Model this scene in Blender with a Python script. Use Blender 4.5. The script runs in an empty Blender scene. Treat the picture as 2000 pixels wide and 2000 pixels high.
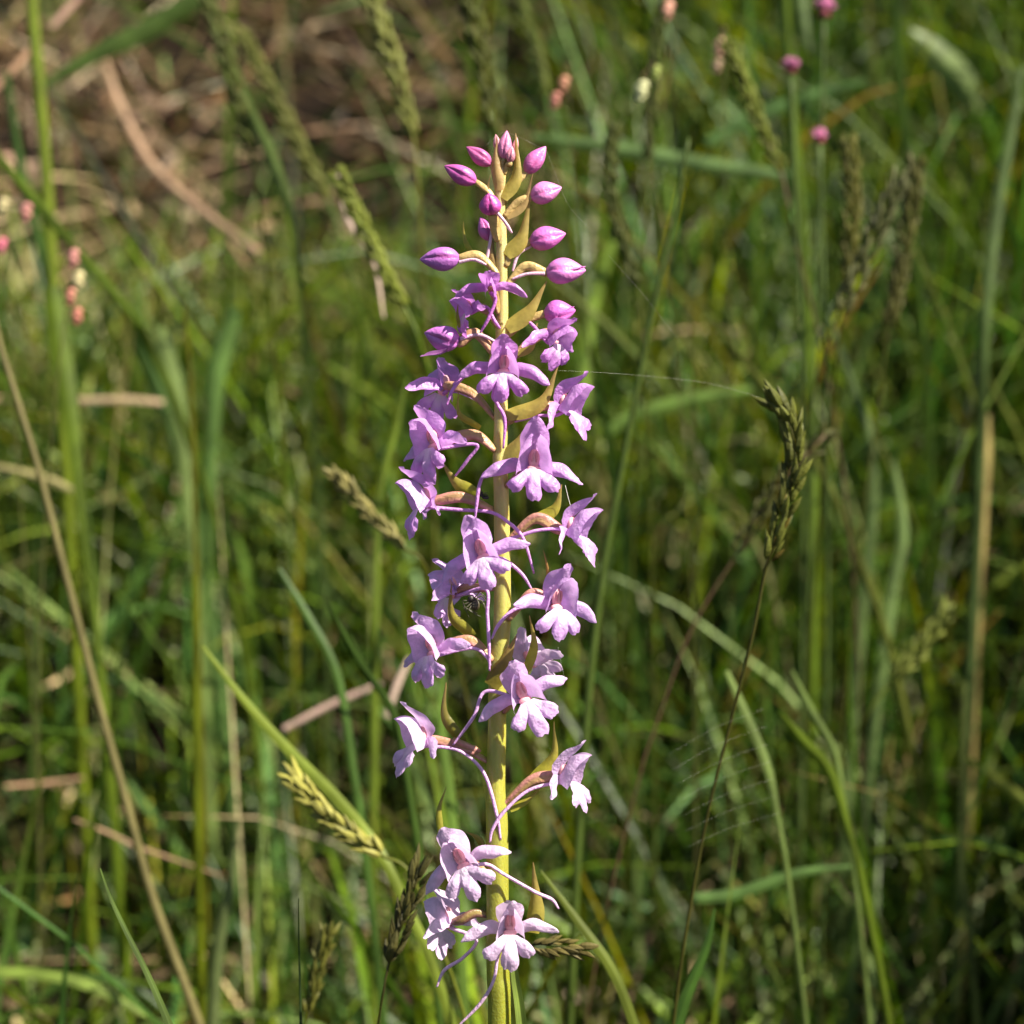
import bpy, bmesh, math, random
import numpy as np
from mathutils import Vector, Matrix
R_ = math.radians
random.seed(7); rng = np.random.default_rng(11)

# ------------------------------------------------------------------ camera, sky, sun
scene = bpy.context.scene
S = 7.85e-5            # metres per photograph pixel in the plane of the orchid
D0 = 0.30              # camera to orchid
PITCH = R_(12)
Xc = Vector((1, 0, 0)); Uc = Vector((0, math.sin(PITCH), math.cos(PITCH)))
Vc = Vector((0, math.cos(PITCH), -math.sin(PITCH))); Nc = -Vc
CAM = Vector((0, 0, 0.24)) - Vc * D0
cam = bpy.data.cameras.new('camera'); co = bpy.data.objects.new('camera', cam)
scene.collection.objects.link(co); scene.camera = co
co.location = CAM; co.rotation_euler = (math.pi / 2 - PITCH, 0, 0)
cam.sensor_width = 36; cam.lens = 36 * D0 / (2000 * S); cam.clip_start = 0.01; cam.clip_end = 300
cam.dof.use_dof = True; cam.dof.focus_distance = D0 - 0.0012; cam.dof.aperture_fstop = 17.0
SUN = Vector((0.62, -0.27, 0.74)).normalized()
w = bpy.data.worlds.new('World'); scene.world = w; w.use_nodes = True
nt = w.node_tree; bg = nt.nodes['Background']; sky = nt.nodes.new('ShaderNodeTexSky')
sky.sky_type = 'NISHITA'; sky.sun_disc = False
sky.sun_elevation = math.asin(SUN.z); sky.sun_rotation = math.atan2(SUN.x, SUN.y)
nt.links.new(sky.outputs[0], bg.inputs[0]); bg.inputs[1].default_value = 0.05
sl = bpy.data.lights.new('sun', 'SUN'); sl.energy = 5.0; sl.angle = R_(0.5); sl.color = (1, 0.925, 0.80)
so = bpy.data.objects.new('sun', sl); scene.collection.objects.link(so)
so.rotation_euler = SUN.to_track_quat('Z', 'Y').to_euler(); so.location = (0, 0, 3)
scene.view_settings.view_transform = 'Standard'; scene.view_settings.look = 'None'
scene.view_settings.exposure = 1.5; scene.view_settings.gamma = 1
scene.cycles.max_bounces = 6; scene.cycles.diffuse_bounces = 2; scene.cycles.glossy_bounces = 2; scene.cycles.transmission_bounces = 3; scene.cycles.transparent_max_bounces = 8
scene.cycles.use_denoising = True

COL = scene.collection
# ------------------------------------------------------------------ helpers
def P(px, py, n=0.0):                 # photo pixel, n pixels nearer than the orchid's plane
    d = D0 - n * S
    return CAM + Vc * d + Xc * ((px - 1000) * S * d / D0) + Uc * ((1000 - py) * S * d / D0)
def PD(px, py, d):                    # photo pixel at a distance in metres
    return P(px, py, (D0 - d) / S)
def sm(a, b, x):
    t = np.clip((x - a) / (b - a), 0, 1); return t * t * (3 - 2 * t)
def ground_z(x, y):
    x = np.asarray(x, float); y = np.asarray(y, float)
    b = np.clip(y - 0.22, 0, None)
    z = np.where(b < 1.6, 0.62 * b * sm(0, 0.22, b), 0.62 * 1.6 + 0.12 * (b - 1.6))
    near = np.exp(-((x / 3) ** 2 + (y / 3) ** 2))
    z = z + near * (0.012 * np.sin(9 * x + 1.3) * np.cos(8 * y) + 0.006 * np.sin(31 * x + 4 * y) * np.sin(27 * y - 7 * x))
    return z
def lin(r, g, b):
    f = lambda c: ((c / 255 + 0.055) / 1.055) ** 2.4 if c > 10 else c / 255 / 12.92
    return (f(r), f(g), f(b))
def cr(pts, n):                        # Catmull-Rom through points, n samples
    p = np.array([list(q) for q in pts], float)
    if len(p) == 2: return p[0] + (p[1] - p[0]) * np.linspace(0, 1, n)[:, None]
    p = np.vstack([2 * p[0] - p[1], p, 2 * p[-1] - p[-2]]); k = len(p) - 3
    out = []
    for u in np.linspace(0, k, n):
        i = min(int(u), k - 1); t = u - i; a, b, c, d = p[i:i + 4]
        out.append(0.5 * (2 * b + (c - a) * t + (2 * a - 5 * b + 4 * c - d) * t * t + (3 * b - a - 3 * c + d) * t ** 3))
    return np.array(out)
def prof(vals, n): return cr([(v,) for v in vals], n)[:, 0]
def mesh_obj(name, verts, faces, mat, parent=None, color=None, attr=None, smooth=True):
    me = bpy.data.meshes.new(name); me.from_pydata([tuple(v) for v in verts], [], [tuple(f) for f in faces])
    if smooth: me.polygons.foreach_set('use_smooth', [True] * len(me.polygons))
    me.materials.append(mat)
    if attr is not None:
        a = me.attributes.new('tint', 'FLOAT', 'POINT'); a.data.foreach_set('value', np.asarray(attr, 'f'))
    o = bpy.data.objects.new(name, me); COL.objects.link(o)
    if parent is not None: o.parent = parent
    if color is not None: o.color = (*color, 1)
    return o
def tag(o, label, cat=None, group=None, kind=None):
    if label: o['label'] = label
    if cat: o['category'] = cat
    if group: o['group'] = group
    if kind: o['kind'] = kind
    return o
def empty(name, loc):
    o = bpy.data.objects.new(name, None); COL.objects.link(o); o.location = loc; o.empty_display_size = 0.01
    bpy.context.view_layer.update(); return o
def grid_faces(nu, nv, wrap=False, off=0):
    f = []
    for i in range(nu - 1):
        for j in range(nv if wrap else nv - 1):
            k = (j + 1) % nv
            f.append((off + i * nv + j, off + i * nv + k, off + (i + 1) * nv + k, off + (i + 1) * nv + j))
    return f
def tube(path, rad, nv=10, ridge=0.0, twist=0.0, ridges=3, cap=True):
    p = np.asarray(path, float); n = len(p); T = np.gradient(p, axis=0)
    T /= np.linalg.norm(T, axis=1)[:, None] + 1e-12
    ref = np.array([0.31, -0.9, 0.2]); up = np.cross(T[0], ref); up /= np.linalg.norm(up)
    V = []
    for i in range(n):
        up = up - T[i] * np.dot(up, T[i]); up /= np.linalg.norm(up) + 1e-12
        s = np.cross(T[i], up)
        for j in range(nv):
            a = 2 * math.pi * j / nv
            r = rad[i] * (1 + ridge * math.cos(ridges * a + twist * i / n))
            V.append(p[i] + r * (math.cos(a) * up + math.sin(a) * s))
    F = grid_faces(n, nv, True)
    if cap:
        V += [p[0], p[-1]]; a, b = len(V) - 2, len(V) - 1
        for j in range(nv):
            k = (j + 1) % nv; F.append((a, k, j)); F.append((b, (n - 1) * nv + j, (n - 1) * nv + k))
    return V, F
def merge(parts):
    V, F = [], []
    for v, f in parts:
        o = len(V); V += list(v); F += [tuple(i + o for i in q) for q in f]
    return V, F

# ------------------------------------------------------------------ materials
def newmat(name):
    m = bpy.data.materials.new(name); m.use_nodes = True; m.node_tree.nodes.clear(); return m, m.node_tree
class N:
    def __init__(s, t): s.t = t
    def __call__(s, kind, **k):
        n = s.t.nodes.new('ShaderNode' + kind)
        for a, b in k.items():
            if a.startswith('i_'): n.inputs[a[2:].replace('_', ' ')].default_value = b
            else: setattr(n, a, b)
        return n
def rgb(c): return (*c, 1)
def mixc(t, fac, a, b, mode='MIX'):
    n = t.nodes.new('ShaderNodeMix'); n.data_type = 'RGBA'; n.blend_type = mode
    for v, s in ((fac, 0), (a, 6), (b, 7)):
        if hasattr(v, 'links') or hasattr(v, 'is_linked'): t.links.new(v, n.inputs[s])
        else: n.inputs[s].default_value = v if s == 0 else rgb(v)
    return n.outputs[2]
def organ_mat(name, pale=None, trans=0.3, rough=0.42, spec=0.5, bump=0.5, freq=2300, vein=0.12, lump=0.3, sat=1.0, use_attr=True, fixed=None):
    m, t = newmat(name); q = N(t); L = t.links.new
    out = q('OutputMaterial'); mix = q('MixShader'); pr = q('BsdfPrincipled'); tr = q('BsdfTranslucent')
    if fixed is None: base = q('ObjectInfo').outputs['Color']
    else:
        c = q('RGB'); c.outputs[0].default_value = rgb(fixed); base = c.outputs[0]
    tc = q('TexCoord'); no = q('TexNoise'); no.inputs['Scale'].default_value = 700; no.inputs['Detail'].default_value = 3
    L(tc.outputs['Object'], no.inputs['Vector'])
    rmp = q('MapRange'); L(no.outputs[0], rmp.inputs[0]); rmp.inputs[1].default_value = .3; rmp.inputs[2].default_value = .7
    rmp.inputs[3].default_value = 1 - vein; rmp.inputs[4].default_value = 1 + vein
    hs = q('HueSaturation'); L(base, hs.inputs['Color']); L(rmp.outputs[0], hs.inputs['Value']); hs.inputs['Saturation'].default_value = sat
    c = hs.outputs[0]
    if use_attr and pale:
        at = q('Attribute', attribute_name='tint'); c = mixc(t, at.outputs['Fac'], c, pale)
    L(c, pr.inputs['Base Color']); L(c, tr.inputs['Color'])
    pr.inputs['Roughness'].default_value = rough; pr.inputs['Specular IOR Level'].default_value = spec
    vo = q('TexNoise'); vo.inputs['Scale'].default_value = freq; vo.inputs['Detail'].default_value = 1
    L(tc.outputs['Object'], vo.inputs['Vector'])
    vo.inputs['Detail'].default_value = 2
    lo = q('TexNoise'); lo.inputs['Scale'].default_value = 420; lo.inputs['Detail'].default_value = 2; L(tc.outputs['Object'], lo.inputs['Vector'])
    b0 = q('Bump'); b0.inputs['Strength'].default_value = lump; b0.inputs['Distance'].default_value = 0.0006; L(lo.outputs[0], b0.inputs['Height'])
    bp = q('Bump'); bp.inputs['Strength'].default_value = bump; bp.inputs['Distance'].default_value = 0.0003
    L(b0.outputs[0], bp.inputs['Normal']); L(vo.outputs[0], bp.inputs['Height']); L(bp.outputs[0], pr.inputs['Normal']); L(b0.outputs[0], tr.inputs['Normal'])
    mix.inputs[0].default_value = trans
    L(pr.outputs[0], mix.inputs[1]); L(tr.outputs[0], mix.inputs[2]); L(mix.outputs[0], out.inputs[0])
    return m
M_petal = organ_mat('petal', pale=(0.86, 0.74, 0.86), trans=0.44, vein=0.14, rough=0.34, spec=0.6, bump=0.65)
M_bud = organ_mat('bud_skin', pale=(0.42, 0.05, 0.22), trans=0.12, vein=0.14, bump=0.4)
M_ovary = organ_mat('ovary_skin', pale=(0.34, 0.27, 0.06), trans=0.2, vein=0.25, bump=0.5, rough=0.4)
M_spur = organ_mat('spur_skin', trans=0.25, vein=0.15, bump=0.6, rough=0.38, freq=2800, use_attr=False)
M_column = organ_mat('column_skin', pale=(0.45, 0.06, 0.07), trans=0.25, vein=0.15, bump=0.2)
M_bract = organ_mat('bract_skin', pale=(0.42, 0.24, 0.11), trans=0.5, vein=0.2, lump=0.2, bump=0.2, rough=0.45)
M_hair = organ_mat('dark_cuticle', trans=0.0, vein=0.4, bump=0.3, use_attr=False, freq=9000)

def stem_mat():
    m, t = newmat('orchid_stem'); q = N(t); L = t.links.new
    out = q('OutputMaterial'); pr = q('BsdfPrincipled'); ge = q('NewGeometry'); sx = q('SeparateXYZ'); L(ge.outputs['Position'], sx.inputs[0])
    mr = q('MapRange'); L(sx.outputs['Z'], mr.inputs[0]); mr.inputs[1].default_value = 0.16; mr.inputs[2].default_value = 0.30
    cr_ = q('ValToRGB'); L(mr.outputs[0], cr_.inputs[0]); e = cr_.color_ramp.elements
    e[0].position = 0; e[0].color = rgb((0.20, 0.21, 0.018)); e[1].position = 1; e[1].color = rgb((0.46, 0.35, 0.16))
    k = e.new(0.35); k.color = rgb((0.31, 0.30, 0.05)); k = e.new(0.65); k.color = rgb((0.42, 0.37, 0.12))
    mp = q('Mapping'); mp.inputs['Scale'].default_value = (2600, 2600, 130); L(ge.outputs['Position'], mp.inputs[0])
    no = q('TexNoise'); no.inputs['Scale'].default_value = 1; no.inputs['Detail'].default_value = 4; L(mp.outputs[0], no.inputs[0])
    c = mixc(t, no.outputs[0], (0.55, 0.5, 0.45), (1.35, 1.4, 1.4))
    c = mixc(t, 0.35, cr_.outputs[0], c, 'MULTIPLY')
    L(c, pr.inputs['Base Color']); pr.inputs['Roughness'].default_value = 0.38
    pr.inputs['Subsurface Weight'].default_value = 0.8; pr.inputs['Subsurface Scale'].default_value = 0.0018
    pr.inputs['Subsurface Radius'].default_value = (1, 0.7, 0.15)
    n2 = q('TexNoise'); n2.inputs['Scale'].default_value = 2600; L(ge.outputs['Position'], n2.inputs[0])
    b1 = q('Bump'); b1.inputs['Strength'].default_value = 0.35; b1.inputs['Distance'].default_value = 0.00025; L(n2.outputs[0], b1.inputs['Height'])
    b2 = q('Bump'); b2.inputs['Strength'].default_value = 0.35; b2.inputs['Distance'].default_value = 0.00015; L(no.outputs[0], b2.inputs['Height'])
    L(b1.outputs[0], b2.inputs['Normal']); L(b2.outputs[0], pr.inputs['Normal']); L(pr.outputs[0], out.inputs[0])
    return m
M_stem = stem_mat()

def grass_mat(name, trans=0.36, rough=0.38, objcol=False, spec=0.24, vein=False):
    m, t = newmat(name); q = N(t); L = t.links.new
    out = q('OutputMaterial'); mix = q('MixShader'); pr = q('BsdfPrincipled'); tr = q('BsdfTranslucent')
    if objcol: base = q('ObjectInfo').outputs['Color']
    else: base = q('Attribute', attribute_name='Col').outputs['Color']
    ge = q('NewGeometry'); no = q('TexNoise'); no.inputs['Scale'].default_value = 130; no.inputs['Detail'].default_value = 4; L(ge.outputs['Position'], no.inputs['Vector'])
    mr = q('MapRange'); L(no.outputs[0], mr.inputs[0]); mr.inputs[1].default_value = .3; mr.inputs[2].default_value = .7; mr.inputs[3].default_value = .78; mr.inputs[4].default_value = 1.25
    hs = q('HueSaturation'); L(base, hs.inputs['Color']); L(mr.outputs[0], hs.inputs['Value'])
    hs_out = hs.outputs[0]
    if vein:
        at = q('Attribute', attribute_name='tint'); hv = q('HueSaturation'); L(hs_out, hv.inputs['Color']); L(at.outputs['Fac'], hv.inputs['Value']); hs_out = hv.outputs[0]
    L(hs_out, pr.inputs['Base Color'])
    h2 = q('HueSaturation'); L(hs_out, h2.inputs['Color']); h2.inputs['Saturation'].default_value = 1.15; h2.inputs['Hue'].default_value = 0.485
    h2.inputs['Value'].default_value = 1.0; L(h2.outputs[0], tr.inputs['Color'])
    pr.inputs['Roughness'].default_value = rough; pr.inputs['Specular IOR Level'].default_value = spec
    mix.inputs[0].default_value = trans
    L(pr.outputs[0], mix.inputs[1]); L(tr.outputs[0], mix.inputs[2]); L(mix.outputs[0], out.inputs[0]); return m
M_grass = grass_mat('grass_blades'); M_dead = grass_mat('dead_grass', 0.15, 0.7, spec=0.1)
M_blade = grass_mat('single_blade', 0.38, 0.45, True, 0.25); M_straw = grass_mat('straw', 0.12, 0.65, True, 0.2)
M_ribbon = grass_mat('veined_blade', 0.36, 0.45, True, 0.25, vein=True)
M_head = grass_mat('seed_head', 0.2, 0.6, True, 0.3)

def shaded_soil_mat():
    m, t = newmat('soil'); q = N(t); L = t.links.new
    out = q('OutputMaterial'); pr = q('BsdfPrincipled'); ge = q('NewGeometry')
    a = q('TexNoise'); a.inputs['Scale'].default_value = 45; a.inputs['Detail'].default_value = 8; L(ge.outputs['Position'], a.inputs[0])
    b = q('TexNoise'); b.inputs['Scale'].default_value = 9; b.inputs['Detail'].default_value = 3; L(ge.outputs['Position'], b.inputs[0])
    c = mixc(t, a.outputs[0], (0.002, 0.0015, 0.001), (0.022, 0.014, 0.009))  # near-black, so shade between the grass is put into the soil colour
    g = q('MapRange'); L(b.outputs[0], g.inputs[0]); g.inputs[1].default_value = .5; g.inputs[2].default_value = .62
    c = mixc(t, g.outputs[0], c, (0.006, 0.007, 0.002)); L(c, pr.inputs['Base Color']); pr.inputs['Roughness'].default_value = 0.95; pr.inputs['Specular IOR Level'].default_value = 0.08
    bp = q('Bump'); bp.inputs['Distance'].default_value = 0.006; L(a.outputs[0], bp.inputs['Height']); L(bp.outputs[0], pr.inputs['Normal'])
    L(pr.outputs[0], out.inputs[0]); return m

# ------------------------------------------------------------------ ground
def build_ground():
    def axis(lo, hi, fine, n1, far, n2):
        a = np.linspace(lo, hi, n1); k = np.geomspace(fine, far, n2)
        return np.concatenate([lo - k[::-1], a, hi + k])
    xs = axis(-1.2, 1.2, 0.05, 120, 120, 24); ys = axis(-0.6, 2.0, 0.05, 130, 120, 24)
    X, Y = np.meshgrid(xs, ys); Z = ground_z(X, Y)
    V = np.stack([X, Y, Z], -1).reshape(-1, 3)
    o = mesh_obj('ground', V, grid_faces(len(ys), len(xs)), shaded_soil_mat()); o['kind'] = 'structure'; return o
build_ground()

# ------------------------------------------------------------------ the orchid
orchid = empty('orchid', (0, 0, float(ground_z(0, 0))))
tag(orchid, 'upright orchid spike of small lilac pink flowers and magenta buds on a yellow green stem', 'orchid')
INV = orchid.matrix_world.inverted()
def part(name, V, F, mat, color=None, parent=None, attr=None):
    o0 = np.array(orchid.location)
    V = np.asarray(V, float) - o0
    return mesh_obj(name, V, F, mat, parent or orchid, color, attr)
stem_px = [(986, 268), (984, 300), (976, 380), (979, 468), (980, 540), (981, 601), (979, 700), (978, 834), (976, 893), (979, 977), (981, 1138), (980, 1221), (972, 1317), (970, 1442), (967, 1537), (970, 1611), (971, 1754), (972, 1897), (975, 2010)]
stem_r = [5, 8, 10, 11, 11, 11.5, 12.5, 13.5, 14, 15, 16.5, 17, 17.5, 18, 19.5, 21.5, 22, 22.5, 22.5]
def build_stem():
    pts = [tuple(P(x, y, 0)) for x, y in stem_px]; r = [a * S for a in stem_r]
    e = np.array(pts[-1]); pts += [tuple(e + np.array((0.0002, -0.008, -0.05))), (0.0003, -0.004, 0.05), (0, 0, float(ground_z(0, 0)) - 0.01)]; r += [23 * S, 25 * S, 27 * S]
    n = 130; V, F = tube(cr(pts, n), prof(r, n), 22, ridge=0.035, ridges=5, twist=1.5)
    part('stem', V, F, M_stem)
build_stem()
def stem_at(y):
    ys = [q[1] for q in stem_px]; return np.interp(y, ys, [q[0] for q in stem_px]), np.interp(y, ys, stem_r)

def frame(yaw, pitch, roll):
    y, p, r = R_(yaw), R_(pitch), R_(roll)
    # local (x right, z up, f forward) -> (X, U, N) pixels
    Rr = np.array([[math.cos(r), -math.sin(r), 0], [math.sin(r), math.cos(r), 0], [0, 0, 1]])
    Rp = np.array([[1, 0, 0], [0, math.cos(p), math.sin(p)], [0, -math.sin(p), math.cos(p)]])
    Ry = np.array([[math.cos(y), 0, math.sin(y)], [0, 1, 0], [-math.sin(y), 0, math.cos(y)]])
    return Ry @ Rp @ Rr
BASIS = np.array([list(Xc), list(Uc), list(Nc)])      # rows
def to_world(c, A, loc):                               # loc: (k,3) local px
    loc = np.asarray(loc, float) @ A.T
    return np.array(list(P(*c))) + (loc * S) @ BASIS

def sheet(spine, side, halfw, cup=0.0, curl=0.0, nu=16, nv=11, wav=0.0, seed=0, tipround=True):
    """A petal: spine points, side vectors at both ends, half widths, cup>0 lifts the margins along the normal."""
    sp = cr(spine, nu); hw = prof(halfw, nu)
    if tipround: hw[-1] = min(hw[-1], hw[-2]) * 0.35; hw[-2] *= 0.8
    sd = np.array([side[0]]) + (np.array(side[1]) - np.array(side[0])) * np.linspace(0, 1, nu)[:, None]
    T = np.gradient(sp, axis=0); T /= np.linalg.norm(T, axis=1)[:, None]
    sd = sd - T * np.sum(sd * T, 1)[:, None]; sd /= np.linalg.norm(sd, axis=1)[:, None]
    nr = np.cross(T, sd); v = np.linspace(-1, 1, nv); V = []; tn = []
    r = np.random.default_rng(seed); ph = r.uniform(0, 6, 4)
    for i in range(nu):
        t = i / (nu - 1); env = math.sin(math.pi * min(1, t * 1.1)) ** 0.6 if t < 0.9 else 1
        for j in range(nv):
            h = cup * v[j] ** 2 + curl * np.sign(v[j]) * abs(v[j]) ** 3 * 0 + curl * v[j] ** 6
            wv = wav * (math.sin(5 * t + ph[0] + 2 * v[j]) * abs(v[j]) + 0.6 * math.sin(9 * t + ph[1] - 3 * v[j]) * v[j] ** 2)
            V.append(sp[i] + sd[i] * hw[i] * v[j] + nr[i] * (h * hw[i] * env + wv)); tn.append(0.0)
    return np.array(V), grid_faces(nu, nv)

def lip_mesh(rs, wide=1.0, length=1.0, droop=0.55, curl=1.0):
    nu, nv = 20, 43; V = []; tn = []; tm = 1.02 * wide
    cen = [(-0.72, 0.32, 52), (0.0, 0.33, 60), (0.72, 0.32, 52)]
    cen = [(c * wide + rs.uniform(-.05, .05), h * wide * rs.uniform(.92, 1.1), l * length * rs.uniform(.92, 1.08)) for c, h, l in cen]
    base = 33 * length
    for i in range(nu):
        b = i / (nu - 1)
        for j in range(nv):
            th = -tm + 2 * tm * j / (nv - 1); R = base * 0.93; ph = -1
            for c, h, l in cen:
                k = (th - c) / h
                if abs(k) < 1:
                    e = (1 - abs(k) ** 2.6) ** 0.55; R = max(R, base * 0.9 + (l - base * 0.9) * e); ph = max(ph, 1 - 2 * abs(k) ** 2)
            R *= 1 + 0.022 * math.sin(23 * th + cen[0][0] * 40) + 0.02 * math.sin(41 * th + 2)
            r = R * b; x = 13 * th / tm * (1 - 0.3 * b) + r * math.sin(th); z = -r * math.cos(th) * 0.98 - 3
            bul = (ph * 3.2 + 3.0) * b ** 1.5 * math.sin(math.pi * min(b, 0.92)) ** 0.5 if b > 0 else 0
            f = 15 + droop * r - 0.0050 * r * r * (1.0 + 0.25 * abs(th)) + bul - curl * 7 * b ** 6 + 5 * (1 - b) * math.cos(th * 1.3)
            z -= curl * 1.5 * b ** 6
            V.append((x, z, f)); tn.append(float(np.clip(0.9 * (1 - b * 1.7) * math.exp(-(th / 0.75) ** 2 * 0.6) + 0.05, 0, 0.8)))
    return np.array(V), grid_faces(nu, nv), tn

def petal_wall(sgn, rs, hood, op=1.0, rise=1.0):
    nu, nv = 16, 12; V = []; bl = rs.uniform(6, 10)
    for i in range(nu):
        u = i / (nu - 1); uu = math.sin(u * math.pi / 2)
        bx, bz, bf = 4 + 2 * math.sin(math.pi * u), 2 + u * 54 * hood, -9 + 24 * u * rise
        mx, mz, mf = op * (27 - 25.5 * u ** 1.7) + 1.5, -15 + uu * 72 * hood, 26 + 30 * u * rise
        for j in range(nv):
            v = j / (nv - 1)
            x = bx + (mx - bx) * v + bl * math.sin(math.pi * v) * (1 - 0.6 * u) + 2.5 * v ** 6
            V.append((sgn * x, bz + (mz - bz) * v + 5 * math.sin(math.pi * v) * u, bf + (mf - bf) * v - 3.5 * v ** 8))
    return np.array(V), grid_faces(nu, nv)

def ellipsoid(c, r, nu=9, nv=12, A=None):
    V = []
    for i in range(nu):
        a = math.pi * i / (nu - 1)
        for j in range(nv):
            b = 2 * math.pi * j / nv
            p = np.array((r[0] * math.sin(a) * math.cos(b), r[1] * math.cos(a), r[2] * math.sin(a) * math.sin(b)))
            V.append((A @ p if A is not None else p) + np.array(c))
    return V, grid_faces(nu, nv, True)

def flower_col(y, shift=0.0):
    t = np.clip((y - 560) / 1250 + shift, 0, 1)
    top = np.array((0.60, 0.22, 0.67)); mid = np.array((0.66, 0.385, 0.77)); low = np.array((0.71, 0.52, 0.73))
    c = top + (mid - top) * min(1, t / 0.45) if t < 0.45 else mid + (low - mid) * (t - 0.45) / 0.55
    return tuple(float(v) for v in c)

def ovary(root, stem_y, c, A, arch=18, thick=10.5, sn=0, col=None, name='flower', ctrl=None):
    """Twisted ovary stalk from the stem to the back of the flower; the mesh that carries the flower's pieces."""
    sx, sr = stem_at(stem_y); tip = to_world(c, A, [(0, 4, -3)])[0]; tip2 = to_world(c, A, [(0, 8, -22)])[0]
    side = np.sign(c[0] - sx) if abs(c[0] - sx) > 15 else 0
    n0 = 0.7 * sr * (1 if c[2] > 20 else -1 if c[2] < -20 else 0)
    a = np.array(list(P(sx + side * sr * 0.7, stem_y, n0)))
    if ctrl: mids = [np.array(list(P(*q))) for q in ctrl]
    else: mids = [a * 0.5 + tip2 * 0.5 + np.array(list(Uc)) * arch * S]
    pts = [a] + mids + [tip2, tip]; n = 34
    V, F = tube(cr(pts, n), prof([thick * .50 * S, thick * .78 * S, thick * .95 * S, thick * .85 * S, thick * .55 * S], n), 18, ridge=0.17, twist=5.5)
    if col is None:
        t = np.clip((stem_y - 500) / 500, 0, 1)
        col = tuple(np.array((0.50, 0.32, 0.14)) * (1 - t) + np.array((0.46, 0.20, 0.17)) * t)
    q = np.arange(34 * 18); at = np.clip(0.5 + 0.6 * np.cos(3 * 2 * math.pi * (q % 18) / 18 + 5.5 * (q // 18) / 34 + 2.2), 0, 1) * (0.85 - 0.6 * (q // 18) / 34)
    return part(name, V, F, M_ovary, col, None, np.append(at, [0.5, 0.1]))

def spur(root, pts, col, r=3.5, start=None):
    pts = ([start] if start is not None else []) + [np.array(list(P(*q))) for q in pts]; n = 36
    V, F = tube(cr(pts, n), prof([r * S * 1.15, r * S, r * S * .95, r * S * 1.0, r * S * 0.55], n), 10)
    part('spur', V, F, M_spur, col, root)

def flower(c, stem_y, yaw=0, pitch=8, roll=0, sc=1.0, hood=1.0, spurp=None, closed=False, lip=True, seed=1, dark=1.0, shift=0.0, arch=18,
           sep=(0, 0), op=1.0, dorsal=1.0, thick=9.6, ctrl=None, ocol=None, droop=0.55, rise=1.0, length=1.0, scol=None, sl=(1, 1)):
    """c = (px, py, n) of the throat. sep = droop of the left and right lateral sepals in px at their tips."""
    rs = random.Random(seed); A = frame(yaw, pitch, roll) * sc
    col = flower_col(c[1], shift); j = lambda k: tuple(np.clip(np.array(col) * rs.uniform(1 - k, 1 + k), 0, 0.9))
    root = ovary(None, stem_y, c, A, arch, thick, col=ocol, ctrl=ctrl)
    ph = [rs.uniform(0, 6.28) for _ in range(6)]
    def add(nm, V, F, mat, cl, attr=None):
        V = np.asarray(V, float)
        if nm != 'column':
            x, z, f = V[:, 0], V[:, 1], V[:, 2]; g = 0.7 * np.clip(np.hypot(x, z) / 30, 0, 1)
            V = V + np.stack([1.3 * np.sin(z * .17 + ph[0]) * np.cos(f * .13 + ph[3]), 1.5 * np.sin(x * .16 + ph[1] + f * .08), 2.2 * np.sin(x * .13 + z * .15 + ph[2]) + 0.9 * np.sin(x * .37 - z * .29 + ph[4])], 1) * g[:, None]
        return part(nm, to_world(c, A, V), F, mat, cl, root, attr)
    for k, sg in enumerate((-1, 1)):
        d = sep[k]; b = rs.uniform(-5, 5)
        sp = [(sg * 8, 3, -3), (sg * 34, 7 - d * .15, -1 + b), (sg * 62, 2 - d * .5, 2 + b), (sg * 87, -9 - d, -4 + 2 * b)]
        sp = [tuple(np.array(sp[0]) + (np.array(q_) - np.array(sp[0])) * sl[k]) for q_ in sp]
        V, F = sheet(sp, ((0.05 * sg, 1, 0.25), (0.1 * sg, 1, rs.uniform(-0.5, 0.7))), [7, 11.8 * rs.uniform(.9, 1.1), 12.4, 9.5 * rs.uniform(.8, 1.2), 4.5], cup=-0.34 * sg, curl=-0.45 * sg, wav=0.9, seed=seed * 7 + k, nv=13, nu=18)
        q = np.linspace(0, 1, 18); at = np.repeat(0.10 * q, 13)
        add('lateral_sepal', V, F, M_petal, j(.05), at)
    hood *= 0.86; h = hood * dorsal
    V, F = sheet([(0, 4, -7), (0, 34 * h, 4 * rise), (0, 64 * h, 24 * rise), (0, 88 * h, 40 * rise)], ((1, 0, 0), (1, 0, 0)), [11, 23, 25, 17, 6], cup=0.62, curl=0.0, wav=0.6, seed=seed + 90, nv=15, nu=18)
    add('dorsal_sepal', V, F, M_petal, j(.04), np.full(len(V), 0.02))
    for sg in (-1, 1):
        V, F = petal_wall(sg, rs, hood * 0.98, op=(0.25 if closed else op), rise=rise); v = np.tile(np.linspace(0, 1, 12), 16)
        add('petal', V, F, M_petal, j(.04), 0.18 * (1 - v) + 0.04)
    if lip and not closed:
        V, F, tn = lip_mesh(rs, droop=droop, length=length, curl=rs.uniform(0.5, 1.4)); add('lip', V, F, M_petal, j(.03), tn)
        e1 = ellipsoid((0, 17, 4), (10, 17, 8)); e2 = ellipsoid((-4, 20, 11), (2.6, 10, 3.5)); e3 = ellipsoid((4, 20, 11), (2.6, 10, 3.5)); e4 = ellipsoid((0, -1, 6), (12, 7, 7))
        V, F = merge([e1, e2, e3, e4]); k = [len(e1[0]), len(e2[0]), len(e3[0]), len(e4[0])]
        add('column', V, F, M_column, (0.90, 0.46, 0.48), [0.05] * k[0] + [0.38] * (k[1] + k[2]) + [0.0] * k[3])
    if spurp:
        spur(root, spurp, start=to_world(c, A, [(0, -5, 2)])[0], col=scol or tuple(np.array(flower_col(c[1], 0)) * np.array((0.95, 0.85, 0.85))))
    return root

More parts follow.
